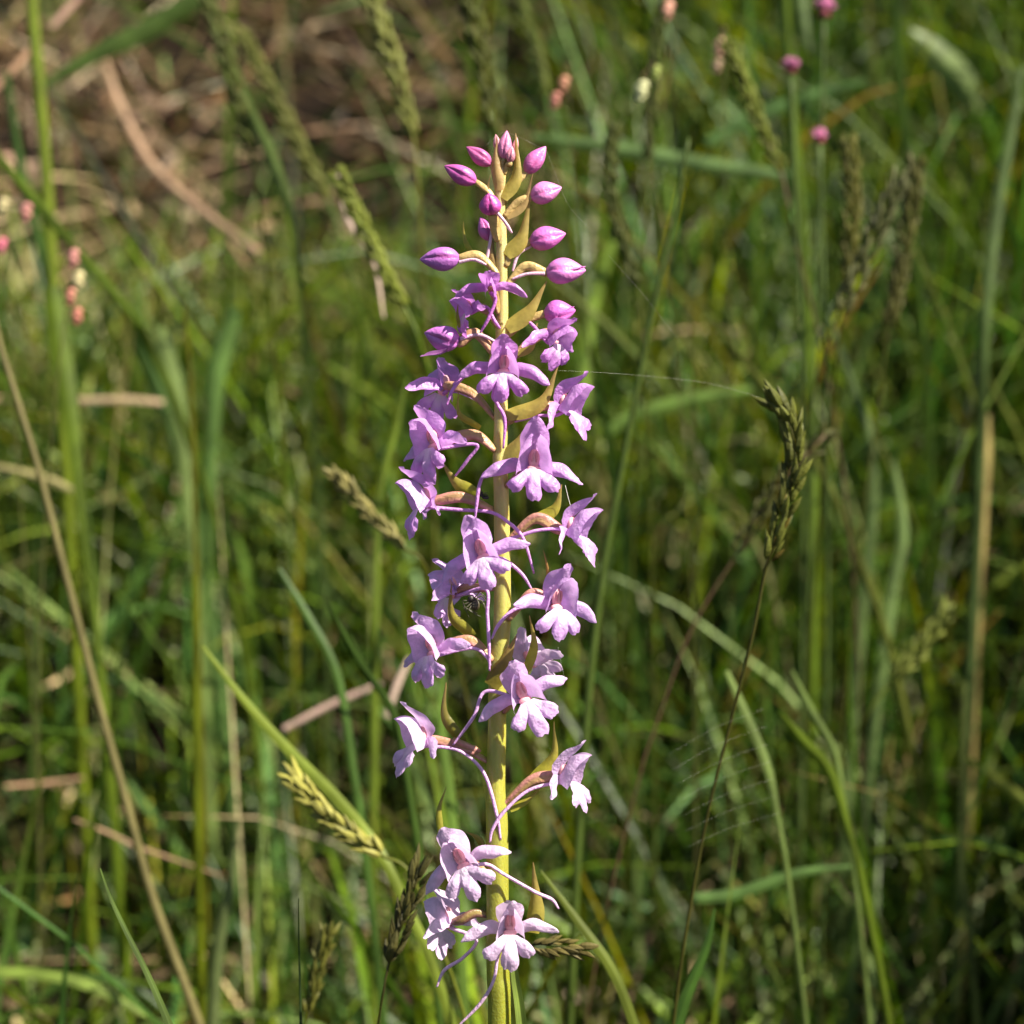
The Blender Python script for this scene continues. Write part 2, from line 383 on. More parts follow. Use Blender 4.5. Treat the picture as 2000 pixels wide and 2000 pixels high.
def bud_mesh(L, W, rs, lobes=3, gape=0.0):
    nu, nv = 26, 36; V = []; tn = []; ph = -1.5 * math.pi + rs.uniform(-1.3, 1.3)
    for i in range(nu):
        t = i / (nu - 1); r = W * (math.sin(math.pi * min(1, t ** 0.82)) ** 0.68) * (1 - 0.25 * t ** 2)
        if i == 0: r = W * 0.2
        if t > .9: r = max(r, W * 0.16 * (1.0 if t < 1 else 0.3))
        for j in range(nv):
            a = 2 * math.pi * j / nv; b = a * lobes + ph + 0.9 * t
            s = ((b % (2 * math.pi)) / (2 * math.pi))                       # each lobe overlaps the next with a small step
            k = 1 + 0.08 * math.sin(math.pi * s) + 0.20 * (s - 0.5) * (0.3 + t) + 0.03 * math.sin(7 * t + 5 * s)
            seam = math.exp(-min(s, 1 - s) ** 2 / 0.003)
            rr = r * k * (1 - 0.15 * seam)
            V.append((rr * math.cos(a), rr * math.sin(a), t * L)); tn.append(0.8 * seam * math.sin(math.pi * t) ** .5)
    return np.array(V), grid_faces(nu, nv, True), tn
def bud(tip, base, W, stem_y, col, n=(0, 0), seed=1, arch=8, thick=7.5, sp=None, opening=0, ocol=None, ctrl=None):
    rs = random.Random(seed)
    b = np.array(list(P(base[0], base[1], n[0]))); t = np.array(list(P(tip[0], tip[1], n[1])))
    ax = t - b; L = np.linalg.norm(ax) / S; ax /= np.linalg.norm(ax)
    e1 = np.cross(ax, np.array(list(Nc))); e1 /= np.linalg.norm(e1); e2 = np.cross(e1, ax)
    Mx = np.array([e1, e2, ax])
    V, F, tn = bud_mesh(L, W * 0.46, rs)
    root = part('bud', b + (V * S) @ Mx, F, M_bud, col, None, tn)
    sx, sr = stem_at(stem_y); side = np.sign(base[0] - sx) if abs(base[0] - sx) > 8 else 0
    a = np.array(list(P(sx + side * sr * .6, stem_y, np.sign(n[0]) * sr * 0.5)))
    mids = [np.array(list(P(*q))) for q in ctrl] if ctrl else [a * .5 + b * .5 + np.array(list(Uc)) * arch * S]
    pts = [a] + mids + [b - ax * 3 * S, b + ax * 4 * S]; k = 24
    V, F = tube(cr(pts, k), prof([thick * .7 * S, thick * S, thick * .95 * S, thick * .7 * S], k), 14, ridge=0.1, twist=4)
    part('ovary', V, F, M_ovary, ocol or (0.52, 0.36, 0.15), root, np.full(len(V), 0.25))
    if sp: spur(root, sp, (0.72, 0.46, 0.58), 3.4)
    for q in range(opening):
        sg = (-1, 1)[q]; sd = Mx.T @ np.array((0.3, sg, 0))
        spn = np.array([b, b + ax * L * .4 * S + e1 * sg * W * .34 * S - np.array(list(Uc)) * W * .2 * S, b + ax * L * .8 * S + e1 * sg * W * .44 * S - np.array(list(Uc)) * W * .3 * S, b + ax * L * 1.02 * S + e1 * sg * W * .5 * S - np.array(list(Uc)) * W * .35 * S])
        V, F = sheet(spn / S, ((e2 * 1.0), (e2 * 1.0)), [W * .15, W * .36, W * .32, W * .08], cup=-0.4 * sg, nu=14, nv=9)
        part('sepal', V * S, F, M_petal, tuple(np.array(col) * np.array((1.05, 1.3, 1.1))), root)
    return root

def bract(base, tip, mid, wd, n=(10, 10, 10), col=(0.40, 0.30, 0.07), turn=0.3, fold=0.5, seed=0, stem=True):
    pts = [np.array(list(P(base[0], base[1], n[0]))), np.array(list(P(mid[0], mid[1], n[1]))), np.array(list(P(tip[0], tip[1], n[2])))]
    T = pts[2] - pts[0]; sd = np.cross(T, np.array(list(Nc))); sd /= np.linalg.norm(sd); sd = sd + np.array(list(Nc)) * turn
    V, F = sheet([p / S for p in pts], (sd, sd), [wd * .34, wd * .46, wd * .43, wd * .26, wd * .13, wd * .03], cup=fold, nu=18, nv=9, wav=0.4, seed=seed, tipround=False)
    at = np.repeat(np.linspace(0, 1, 18) ** 2 * 0.7, 9)
    part('bract', V * S, F, M_bract, col, None, at)

GOLD = (0.45, 0.37, 0.075); OLIVE = (0.36, 0.34, 0.03); TAN = (0.50, 0.35, 0.13)
MAG = (0.50, 0.10, 0.36); PINK = (0.56, 0.18, 0.44); LIL = (0.52, 0.20, 0.50)
# buds at the top of the spike
bud((990, 255), (984, 312), 30, 330, (0.58, 0.20, 0.36), n=(6, 8), seed=3, thick=6)
bud((1000, 285), (996, 318), 20, 340, (0.52, 0.20, 0.26), n=(14, 16), seed=4, thick=5)
bud((911, 287), (960, 322), 33, 372, (0.44, 0.10, 0.27), n=(2, 6), seed=5, ctrl=[(966, 340, 3)], thick=6.5)
bud((1066, 286), (1026, 338), 38, 398, (0.54, 0.14, 0.38), n=(-8, -6), seed=6, ctrl=[(1003, 362, -5)], thick=7)
bud((868, 324), (930, 356), 40, 402, MAG, n=(4, 10), seed=7, ctrl=[(955, 376, 6)], thick=6)
bud((953, 378), (962, 418), 47, 470, (0.50, 0.07, 0.32), n=(26, 52), seed=8, ctrl=[(966, 446, 14)], thick=10, sp=[(966, 410, 34), (985, 432, 34), (1000, 455, 26)])
bud((1097, 366), (1036, 386), 47, 424, (0.60, 0.20, 0.46), n=(6, 8), seed=9, ctrl=[(1010, 396, 6)], thick=8)
bud((938, 424), (958, 470), 32, 520, (0.48, 0.12, 0.38), n=(-14, -10), seed=10, ctrl=[(960, 496, -9)], thick=6.5, sp=[(962, 446, 2), (955, 485, 6), (948, 518, 4)])
bud((1105, 456), (1034, 474), 50, 520, (0.54, 0.13, 0.42), n=(2, 4), seed=11, ctrl=[(1006, 486, 4)], thick=8, sp=[(1036, 480, 0), (1012, 498, 6), (1001, 530, 6)])
bud((820, 507), (898, 504), 50, 536, (0.42, 0.14, 0.46), n=(4, 8), seed=12, ctrl=[(935, 500, 5)], thick=8.5, sp=[(896, 512, 8), (925, 507, 10), (950, 517, 12)])
bud((1144, 528), (1066, 532), 56, 562, (0.60, 0.19, 0.50), n=(4, 6), seed=13, ctrl=[(1025, 520, 4)], thick=9, sp=[(1064, 534, 10), (1030, 535, 12), (1000, 545, 12)], opening=1)
bud((829, 650), (898, 668), 56, 700, (0.50, 0.16, 0.49), n=(6, 12), seed=14, ctrl=[(930, 652, 6)], thick=10, sp=[(898, 662, 14), (935, 654, 16), (970, 668, 16)], opening=1, ocol=(0.50, 0.24, 0.16))
bud((1124, 606), (1062, 614), 52, 660, (0.52, 0.13, 0.46), n=(-6, -4), seed=15, ctrl=[(1024, 628, -8)], thick=8, opening=1)

bud((968, 262), (974, 296), 17, 318, (0.50, 0.22, 0.24), n=(4, 4), seed=16, thick=5)
bud((1010, 268), (1003, 300), 15, 330, (0.46, 0.20, 0.22), n=(-6, -6), seed=17, thick=5)
# half-open flowers
flower((958, 567, 48), 612, yaw=-4, pitch=-14, roll=3, sc=0.80, hood=0.66, closed=True, seed=21, spurp=[(968, 585, 40), (955, 620, 36), (938, 650, 28)], sep=(2, 14), arch=6, thick=9)
flower((920, 608, 12), 640, yaw=-72, pitch=-10, roll=0, sc=0.78, hood=0.8, seed=22, spurp=[(950, 600, 20), (965, 625, 22), (977, 642, 20)], arch=10, thick=9, sep=(6, -6))
# open flowers
flower((1080, 664, 14), 716, yaw=50, pitch=-22, roll=-6, sc=0.92, hood=0.8, seed=23, sep=(22, 4), spurp=[(1068, 668, 8), (1045, 640, 12), (1026, 622, 14)], arch=10)
flower((984, 726, 52), 770, yaw=-3, pitch=4, roll=-2, sc=1.02, hood=0.86, seed=24, sep=(2, 14), spurp=[(963, 770, 34), (972, 790, 30), (986, 820, 26), (983, 876, 18)], arch=6)
flower((868, 764, -46), 820, yaw=-150, pitch=-6, roll=12, sc=1.0, seed=25, spurp=[(905, 735, 6), (885, 760, 14), (872, 792, 12)], sep=(0, 6), arch=16)
flower((850, 872, 22), 880, yaw=-44, pitch=-2, roll=8, sc=1.06, hood=1.02, seed=26, spurp=[(930, 868, 22), (912, 900, 12), (889, 930, 0)], sep=(4, -2), ctrl=[(925, 850, 12)], thick=12, length=1.05)
flower((1098, 800, 8), 828, yaw=64, pitch=2, roll=0, sc=1.0, hood=0.92, seed=27, sl=(.58, 1), rise=1.5, droop=0.85, spurp=[(1082, 812, 6), (1050, 812, 2), (1005, 824, 8)], sep=(64, 2), ctrl=[(1035, 800, 6)])
flower((1042, 916, 52), 950, yaw=3, pitch=8, roll=-3, sc=1.13, hood=1.06, seed=28, dorsal=1.05, spurp=[(990, 912, 34), (952, 920, 40), (937, 945, 38), (931, 985, 36), (928, 1012, 32)], sep=(8, 12), arch=4)
flower((838, 985, 16), 1000, yaw=-76, pitch=-4, roll=0, sc=1.06, hood=0.95, seed=29, sl=(1, .6), rise=1.3, droop=0.8, spurp=[(900, 996, 18), (956, 1000, 24), (990, 1018, 28), (1022, 1052, 22), (1043, 1120, 12)], sep=(20, 26), ctrl=[(905, 972, 12)], thick=11.5)
flower((1112, 1042, 12), 1056, yaw=72, pitch=2, roll=0, sc=1.02, hood=0.92, seed=30, sl=(.58, 1), rise=1.5, droop=0.85, dorsal=1.06, spurp=[(1094, 1034, 18), (1050, 1036, 22), (1010, 1048, 18), (990, 1052, 16)], sep=(60, 30), ctrl=[(1045, 1012, 8)], thick=12)
flower((944, 1088, 58), 1110, yaw=-10, pitch=6, roll=18, sc=1.07, hood=1.0, seed=31, spurp=[(966, 1088, 40), (990, 1096, 36), (1020, 1122, 30), (1038, 1150, 24)], sep=(12, -6), arch=4)
flower((890, 1160, -14), 1150, yaw=-118, pitch=-12, roll=6, sc=1.05, seed=32, spurp=[(948, 1150, 26), (952, 1200, 30), (955, 1260, 30), (956, 1310, 24)], sep=(0, 8), arch=0, shift=0.02)
flower((1084, 1186, 34), 1210, yaw=30, pitch=2, roll=-7, sc=1.08, hood=1.02, seed=33, spurp=[(1040, 1184, 24), (1002, 1192, 28), (974, 1220, 32), (960, 1248, 28)], sep=(-4, 10), ctrl=[(1036, 1160, 22)], thick=11.5)
flower((848, 1276, 24), 1290, yaw=-46, pitch=-2, roll=10, sc=1.06, hood=1.04, seed=34, spurp=[(920, 1266, 26), (950, 1282, 24), (958, 1300, 22)], sep=(6, -12), ctrl=[(918, 1252, 14)], thick=12)
flower((1040, 1300, -38), 1330, yaw=150, pitch=24, roll=-25, sc=0.95, seed=35, sep=(0, 0), shift=0.5, arch=4)
flower((1024, 1366, 52), 1392, yaw=14, pitch=4, roll=22, sc=1.10, hood=0.98, seed=36, spurp=[(950, 1350, 32), (925, 1400, 36), (885, 1455, 30)], sep=(-4, -10), arch=4, length=1.04)
flower((828, 1452, 14), 1490, yaw=-68, pitch=6, roll=0, sc=1.06, hood=0.92, seed=37, sl=(1, .6), rise=1.3, droop=0.85, dorsal=1.05, spurp=[(850, 1458, 22), (900, 1468, 26), (945, 1510, 26), (970, 1590, 24), (978, 1640, 22)], sep=(26, 30), ctrl=[(885, 1448, 10), (930, 1468, 10)], thick=10, shift=.06)
flower((1098, 1524, 14), 1572, yaw=68, pitch=6, roll=0, sc=1.02, hood=0.95, seed=38, sl=(.58, 1), rise=1.4, droop=0.8, spurp=[(1080, 1530, 20), (1030, 1545, 24), (985, 1585, 28), (962, 1620, 28), (957, 1645, 26)], sep=(44, 24), ctrl=[(1035, 1525, 8)], thick=11.5, shift=.06)
flower((906, 1690, 50), 1712, yaw=-12, pitch=4, roll=27, sc=1.10, hood=0.98, seed=39, spurp=[(950, 1688, 34), (985, 1708, 38), (1045, 1742, 34), (1078, 1757, 28), (1091, 1775, 24)], sep=(8, 6), arch=4, length=1.06)
flower((880, 1806, -8), 1790, yaw=-122, pitch=-8, roll=4, sc=1.04, seed=40, spurp=[(930, 1835, 14), (905, 1870, 12), (868, 1895, 10), (853, 1928, 10)], sep=(4, 6), arch=10, ocol=(0.14, 0.06, 0.05))
flower((996, 1820, 56), 1850, yaw=3, pitch=6, roll=0, sc=1.08, hood=0.86, seed=41, spurp=[(974, 1862, 34), (964, 1915, 30), (938, 1960, 24), (895, 2004, 20)], sep=(8, -6), arch=2, op=0.8, dorsal=0.9)

# spurs of the flowers' neighbours and the bracts
for b in [((976, 372), (970, 268), (968, 320), 24, (12, 14, 10), TAN, .2, .6), ((982, 388), (1007, 260), (1008, 340), 30, (12, 14, 8), GOLD, .3, .6),
          ((990, 424), (1041, 338), (1024, 396), 20, (10, 14, 8), TAN, .5, .4), ((988, 498), (1036, 384), (1018, 462), 36, (12, 16, 10), GOLD, .3, .5),
          ((966, 525), (964, 445), (958, 490), 10, (4, 4, 4), TAN, .5, .3), ((990, 642), (1068, 549), (1034, 606), 36, (12, 18, 14), GOLD, .3, .4),
          ((958, 706), (993, 627), (968, 668), 16, (14, 20, 22), GOLD, .9, .4), ((1010, 692), (1049, 631), (1038, 672), 22, (8, 14, 12), GOLD, .3, .4),
          ((990, 812), (1090, 714), (1058, 784), 34, (12, 18, 14), GOLD, .3, .5), ((980, 910), (1038, 820), (1012, 868), 42, (14, 24, 22), GOLD, .3, .5),
          ((938, 836), (895, 765), (897, 810), 16, (6, 8, 6), OLIVE, .5, .4), ((930, 966), (861, 899), (892, 945), 32, (-4, -6, -8), OLIVE, .3, .4),
          ((1046, 1014), (1097, 946), (1084, 992), 28, (-8, -8, -10), OLIVE, .3, .4), ((1072, 1150), (1061, 1074), (1069, 1110), 9, (4, 0, -4), (0.50, 0.26, 0.06), .5, .3),
          ((924, 1244), (881, 1140), (882, 1206), 30, (2, 6, 10), OLIVE, .5, .6), ((1028, 1312), (1034, 1202), (1042, 1258), 22, (20, 26, 24), OLIVE, .4, .4),
          ((958, 1340), (1008, 1242), (984, 1296), 42, (22, 28, 24), (0.22, 0.18, 0.02), .3, .4), ((905, 1450), (871, 1333), (868, 1400), 26, (-10, -12, -12), (0.19, 0.19, 0.02), .3, .5),
          ((1040, 1520), (1082, 1409), (1080, 1476), 26, (-2, -2, -4), OLIVE, .4, .5), ((862, 1640), (872, 1536), (857, 1584), 15, (-12, -16, -18), OLIVE, .3, .4),
          ((1040, 1822), (1041, 1684), (1046, 1762), 38, (6, 2, -4), (0.36, 0.31, 0.04), .3, .5), ((945, 1655), (908, 1623), (930, 1636), 16, (-6, -8, -10), (0.20, 0.21, 0.02), .4, .3),
          ((996, 1582), (1060, 1535), (1030, 1562), 16, (0, -4, -6), OLIVE, .3, .4), ((952, 405), (958, 340), (952, 372), 11, (8, 10, 8), TAN, .4, .3),
          ((925, 500), (905, 432), (908, 470), 12, (-14, -18, -20), OLIVE, .4, .3), ((897, 640), (895, 590), (893, 615), 9, (20, 22, 22), OLIVE, .6, .3)]:
    bract(b[0], b[1], b[2], b[3], b[4], b[5], b[6], b[7], seed=int(b[0][1]))
# leaves low on the stem (below the picture)
for sx_, h_, l_ in ((-1, 0.10, 0.10), (1, 0.06, 0.13), (-1, 0.03, 0.14)):
    V, F = sheet([(0, -0.003, h_ - .02), (sx_ * .02, -0.006, h_), (sx_ * .05, -.01, h_ + .05), (sx_ * .07, -.012, h_ + l_ * .5)], ((0, 1, 0.1), (0, 1, .1)), [.003, .007, .006, .001], cup=.5)
    part('leaf', V, F, M_bract, (0.10, 0.17, 0.03), None, np.zeros(len(V)))

# ------------------------------------------------------------------ grass and litter behind the orchid
def set_col(me, cols):
    a = me.attributes.new('Col', 'FLOAT_COLOR', 'POINT'); c = np.ones((len(cols), 4), 'f'); c[:, :3] = cols
    a.data.foreach_set('color', c.ravel())
def bulk(name, V, F4, cols, mat, label, cat=None):
    me = bpy.data.meshes.new(name); V = np.asarray(V, 'f').reshape(-1, 3); F4 = np.asarray(F4, 'i').reshape(-1, 4)
    me.vertices.add(len(V)); me.vertices.foreach_set('co', V.ravel()); me.loops.add(F4.size); me.loops.foreach_set('vertex_index', F4.ravel())
    me.polygons.add(len(F4)); me.polygons.foreach_set('loop_start', np.arange(0, F4.size, 4)); me.polygons.foreach_set('loop_total', np.full(len(F4), 4))
    me.update(calc_edges=True); me.polygons.foreach_set('use_smooth', np.ones(len(F4), bool)); set_col(me, cols); me.materials.append(mat)
    o = bpy.data.objects.new(name, me); COL.objects.link(o); tag(o, label, cat, kind='stuff'); return o
def field(name, root, h, wd, az, bend, tilt, col, mat, label, seg=6, flat=0.0, cat='grass', tipc=None, leaf=False):
    """Ribbon blades: root (k,3), lean azimuth az, start tilt, bend over the length; 3 vertices across (folded)."""
    k = len(root); t = np.linspace(0, 1, seg + 1); ds = h[:, None] / seg
    ang = tilt[:, None] + bend[:, None] * t[None] ** 1.3
    dx = np.sin(ang); dz = np.cos(ang)
    cx = np.concatenate([np.zeros((k, 1)), np.cumsum(dx[:, :-1] * ds, 1)], 1); cz = np.concatenate([np.zeros((k, 1)), np.cumsum(dz[:, :-1] * ds, 1)], 1)
    ctr = np.stack([root[:, :1] + cx * np.cos(az)[:, None], root[:, 1:2] + cx * np.sin(az)[:, None], root[:, 2:3] + cz], -1)
    tw = rng.uniform(-1.2, 1.2, k)[:, None] * t[None] + rng.uniform(-0.5, 0.5, k)[:, None]
    sd0 = np.stack([-np.sin(az), np.cos(az), np.zeros(k)], -1)[:, None, :].repeat(seg + 1, 1)
    nm = np.stack([-dz * np.cos(az)[:, None], -dz * np.sin(az)[:, None], dx], -1)
    sd = sd0 * np.cos(tw)[..., None] + nm * np.sin(tw)[..., None]; nn = -sd0 * np.sin(tw)[..., None] + nm * np.cos(tw)[..., None]
    pw = np.sin(np.pi * np.clip(t * 0.9 + 0.08, 0, 1)) ** 0.8 if leaf else np.clip(0.65 + 0.6 * t, 0, 1) * np.clip((1 - t) * 2.2, 0.04, 1) ** 0.8
    hw = 0.5 * wd[:, None] * pw[None]
    Lf = ctr + sd * hw[..., None] + nn * (hw * 0.35)[..., None]; Rt = ctr - sd * hw[..., None] + nn * (hw * 0.35)[..., None]
    V = np.stack([Lf, ctr, Rt], 2)
    i = np.arange(k)[:, None, None] * (seg + 1) * 3 + np.arange(seg)[None, :, None] * 3 + np.arange(2)[None, None]
    F = np.stack([i, i + 1, i + 4, i + 3], -1)
    c = col[:, None, None, :].repeat(seg + 1, 1).repeat(3, 2).copy()
    if tipc is not None: c = c + (tipc[:, None, None, :] - c) * (np.clip(t * 1.6 - 0.75, 0, 1))[None, :, None, None]
    return bulk(name, V, F, c.reshape(-1, 3), mat, label, cat)
def pick(pal, k, jit=0.2):
    p = np.array([q[:3] for q in pal]); w_ = np.array([q[3] for q in pal], float); w_ /= w_.sum()
    c = p[rng.choice(len(p), k, p=w_)]; return np.clip(c * np.exp(rng.normal(0, jit, (k, 1))) * rng.uniform(0.93, 1.07, (k, 3)), 0.002, np.where(c[:, 1:2] > c[:, :1], 0.36, 0.55))
GREENS = [(0.050, 0.092, 0.005, 4), (0.020, 0.046, 0.005, 4), (0.15, 0.225, 0.014, 3), (0.055, 0.135, 0.028, 2.4), (0.24, 0.34, 0.10, 2.0), (0.11, 0.10, 0.008, 1.0)]
STRAWS = [(0.42, 0.31, 0.17, 3), (0.44, 0.29, 0.18, 2), (0.15, 0.10, 0.055, 3), (0.06, 0.04, 0.022, 3), (0.46, 0.37, 0.25, 1.2), (0.22, 0.12, 0.05, .7)]
def vn(x, y, f, s):                           # smooth value noise for clumps
    return np.sin(x * f + s) * np.cos(y * f * 0.9 + 2 * s) + 0.6 * np.sin(x * f * 2.1 + y * f * 1.7 + 3 * s)
def spots(k, x0, x1, y0, y1, dens=None):
    out = np.zeros((0, 2))
    while len(out) < k:
        q = np.stack([rng.uniform(x0, x1, 4 * k), rng.uniform(y0, y1, 4 * k)], 1)
        if dens is not None: q = q[rng.uniform(0, 1, len(q)) < dens(q[:, 0], q[:, 1])]
        out = np.vstack([out, q])
    q = out[:k]; return np.column_stack([q, ground_z(q[:, 0], q[:, 1]) - 0.002])
def cap(x, y, h):                                # on the left the sward stays low so that the bare bank shows above it
    lim = np.clip(0.300 - 0.0927 * y - ground_z(x, y), 0.012, 1) * rng.uniform(0.7, 1.12, len(x)); lim = np.where(rng.uniform(0, 1, len(x)) < 0.12, 1, lim)
    k = sm(-0.01, 0.08, x - 0.12 * (y - .4)); return np.minimum(h, lim + k * 0.3)
def holes(x, y, sd, lo=0.02): return np.clip(0.38 + 0.8 * vn(x, y, 42, sd) + 0.35 * vn(x, y, 15, sd + 2), lo, 1)
def foot(y): return 0.30 + 0.70 * sm(0.30, 0.44, y)      # grass thinned at the bank's foot so near-black soil stands in for shade
def openleft(x, y):                            # the bank is thin in grass up to the left
    return 1 - 0.93 * sm(0.45, 0.54, y) * (1 - sm(0.0, 0.10, x))
# fine and broad green blades
d1 = lambda x, y: openleft(x, y) * holes(x, y, 0.7) * (0.3 + 0.7 * foot(y))
r = spots(20000, -0.75, 0.75, 0.10, 1.25, d1); k = len(r); h = rng.gamma(5, 0.020, k) * (0.75 + 0.9 * sm(0.12, 0.5, r[:, 1])) + 0.03
field('meadow_grass', r, cap(r[:, 0], r[:, 1], np.clip(h, .03, .30)), rng.uniform(.0009, .0030, k), rng.uniform(0, 6.28, k), rng.gamma(2, .42, k), rng.uniform(0, .5, k) + .45 * (rng.uniform(0, 1, k) < .3), pick(GREENS, k, .5), M_grass,
      'green meadow grass growing thick on the bank behind the orchid', tipc=pick(GREENS + [(0.3, 0.2, 0.08, 2)], k))
r = spots(900, -0.75, 0.75, 0.28, 1.25, lambda x, y: openleft(x, y) * np.clip(0.5 + 0.5 * vn(x, y, 9, 2.2), .05, 1)); k = len(r)
field('broad_grass', r, cap(r[:, 0], r[:, 1], rng.uniform(.10, .26, k)), rng.uniform(.0028, .0050, k), rng.uniform(0, 6.28, k), rng.gamma(2, .45, k), rng.uniform(.05, .6, k), pick([(0.07, 0.145, 0.035, 3), (0.11, 0.19, 0.065, 2), (0.06, 0.12, 0.018, 2)], k), M_grass,
      'broad pale green grass blades bending over among the finer grass')
# the same meadow goes on to both sides and behind the camera; only a clear lane to the orchid is short
def lane(x, y): return (np.abs(x) > 0.085 + 0.30 * np.clip(y + 0.30, 0, 9)) * 1.0
r = spots(8000, -0.75, 0.75, -0.45, 0.34, lane); k = len(r); hmax = np.clip(0.10 + 0.75 * (np.abs(r[:, 0]) - 0.06), .06, .30)
field('side_grass', r, np.clip(rng.gamma(6, .028, k), .05, hmax), rng.uniform(.0014, .0045, k), rng.uniform(0, 6.28, k), rng.gamma(2, .25, k), rng.uniform(0, .15, k), pick(GREENS, k), M_grass,
      'tall meadow grass standing to both sides of the orchid')
r = spots(3600, 0.20, 0.60, 0.02, 0.48, lambda x, y: (x > 0.10 + 0.30 * (y + 0.30)) * 1.0); k = len(r)  # tussock added out of view to cast shade on the lower right sward
field('added_shade_tussock', r, rng.uniform(.20, .38, k), rng.uniform(.002, .005, k), rng.uniform(-.9, 2.2, k), rng.gamma(2, .2, k), rng.uniform(0, .14, k), pick(GREENS, k), M_grass,
      'tall dense grass tussock added out of view to shade the sward beside the orchid')
# low short sward and green mat near the soil
r = spots(5000, -0.75, 0.75, -0.5, 1.2, lambda x, y: (0.05 + 0.95 * openleft(x, y)) * holes(x, y, 0.7) * foot(y)); k = len(r)
field('short_grass', r, rng.uniform(.015, .07, k), rng.uniform(.0009, .0024, k), rng.uniform(0, 6.28, k), rng.gamma(2, .6, k), rng.uniform(0, .8, k), pick(GREENS, k), M_grass,
      'short dense grass close to the soil around the orchid', seg=4)
r = spots(1800, -0.7, 0.7, 0.05, 1.2, lambda x, y: np.clip(0.3 + 0.7 * vn(x, y, 17, 1.1), 0.03, 1) * openleft(x, y)); k = len(r); r[:, 2] += rng.uniform(.005, .06, k)
field('herb_leaves', r, rng.uniform(.006, .016, k), rng.uniform(.004, .009, k), rng.uniform(0, 6.28, k), rng.uniform(-.6, .8, k), rng.uniform(.5, 1.7, k), pick([(0.04, 0.10, 0.02, 3), (0.08, 0.15, 0.045, 2), (0.06, 0.09, 0.012, 2)], k), M_grass,
      'small rounded green herb leaves low among the grass', seg=5, cat='leaves', leaf=True)
r = spots(5200, -0.7, 0.7, 0.16, 1.1, lambda x, y: (0.06 + 0.94 * openleft(x, y)) * holes(x, y, 0.7, .05) * foot(y)); k = len(r); r[:, 2] += rng.uniform(0, .05, k)
field('fine_grass', r, cap(r[:, 0], r[:, 1], rng.uniform(.06, .20, k)), rng.uniform(.0006, .0014, k), rng.uniform(0, 6.28, k), rng.uniform(-.7, .9, k), rng.uniform(.3, 1.35, k), pick(GREENS + [(0.34, 0.30, 0.14, 1.5)], k, .45), M_grass,
      'fine thin grass leaves crossing each other in a tangle')
r = spots(1500, -0.34, 0.06, 0.40, 0.56, lambda x, y: np.clip(0.5 + 0.7 * vn(x, y, 34, 4.1), .05, 1)); k = len(r); r[:, 2] += rng.uniform(0, .02, k)  # brighter palette on this patch stands in for stronger sunlight
field('sun_tinted_grass', r, cap(r[:, 0], r[:, 1], rng.uniform(.03, .11, k)), rng.uniform(.001, .0036, k), rng.uniform(0, 6.28, k), rng.gamma(2, .5, k), rng.uniform(.1, 1.0, k), pick([(0.26, 0.34, 0.045, 3), (0.20, 0.33, 0.09, 2), (0.40, 0.36, 0.16, 1.5), (0.16, 0.22, 0.02, 2)], k, .3), M_grass,
      'bright yellow green grass with sunlight put into its colour below the bare litter')
# dead straw and leaf litter
r = spots(9500, -0.75, 0.75, 0.0, 1.3, lambda x, y: (1.1 - 0.85 * openleft(x, y)) * holes(x, y, 3.3)); k = len(r); r[:, 2] += rng.gamma(1.3, .008, k)
field('dead_grass', r, rng.uniform(.03, .13, k), rng.uniform(.0008, .0026, k), rng.uniform(0, 6.28, k), rng.uniform(-.5, .5, k), rng.uniform(.9, 1.75, k), pick(STRAWS, k), M_dead,
      'tan and brown dead grass lying matted over the soil', seg=5)
r = spots(4200, -0.75, 0.75, 0.0, 1.3, lambda x, y: (1.1 - 0.75 * openleft(x, y)) * holes(x, y, 3.3)); k = len(r); r[:, 2] += rng.uniform(0.0, .035, k)
field('leaf_litter', r, rng.uniform(.006, .022, k), rng.uniform(.003, .009, k), rng.uniform(0, 6.28, k), rng.uniform(-1.2, 1.2, k), rng.uniform(.5, 2.3, k), pick([(0.14, 0.092, 0.052, 3), (0.34, 0.24, 0.15, 2), (0.05, 0.032, 0.02, 3), (0.22, 0.13, 0.07, .7), (0.34, 0.27, 0.20, 1)], k), M_dead,
      'brown dead leaves littering the bare patch of the bank', seg=5, cat='litter', leaf=True)

# ------------------------------------------------------------------ single grasses one can tell apart
def to_ground(p, tan):
    """Carry a stalk on from its lowest point shown, curving down into the soil."""
    p = np.array(p, float); d = np.array(tan, float); d /= np.linalg.norm(d); out = []
    for i in range(60):
        if p[2] < float(ground_z(p[0], p[1])) - 0.004: break
        d = d * 0.86 + np.array((0, 0, -1)) * 0.14; d /= np.linalg.norm(d); p = p + d * 0.012; out.append(p.copy())
    return out[::3] + out[-1:] if out else []
def path_of(pts, root):
    w3 = [np.array(list(PD(*q))) for q in pts]
    ext = to_ground(w3[-1], w3[-1] - w3[-2]) if root else []
    return w3, ext
def ribbon(path, hw, turn, fold=0.3, nv=5, wav=0.0):
    n = len(path); T = np.gradient(path, axis=0); T /= np.linalg.norm(T, axis=1)[:, None]
    view = path - np.array(list(CAM)); view /= np.linalg.norm(view, axis=1)[:, None]
    sd = np.cross(T, view); sd /= np.linalg.norm(sd, axis=1)[:, None]; nr = np.cross(sd, T)
    tw = turn[0] + (turn[1] - turn[0]) * np.linspace(0, 1, n)
    s2 = sd * np.cos(tw)[:, None] + nr * np.sin(tw)[:, None]; n2 = -sd * np.sin(tw)[:, None] + nr * np.cos(tw)[:, None]
    v = np.linspace(-1, 1, nv)
    V = path[:, None] + s2[:, None] * (hw[:, None] * v[None])[..., None] + n2[:, None] * (hw[:, None] * fold * np.abs(v)[None])[..., None]
    return V.reshape(-1, 3), grid_faces(n, nv)
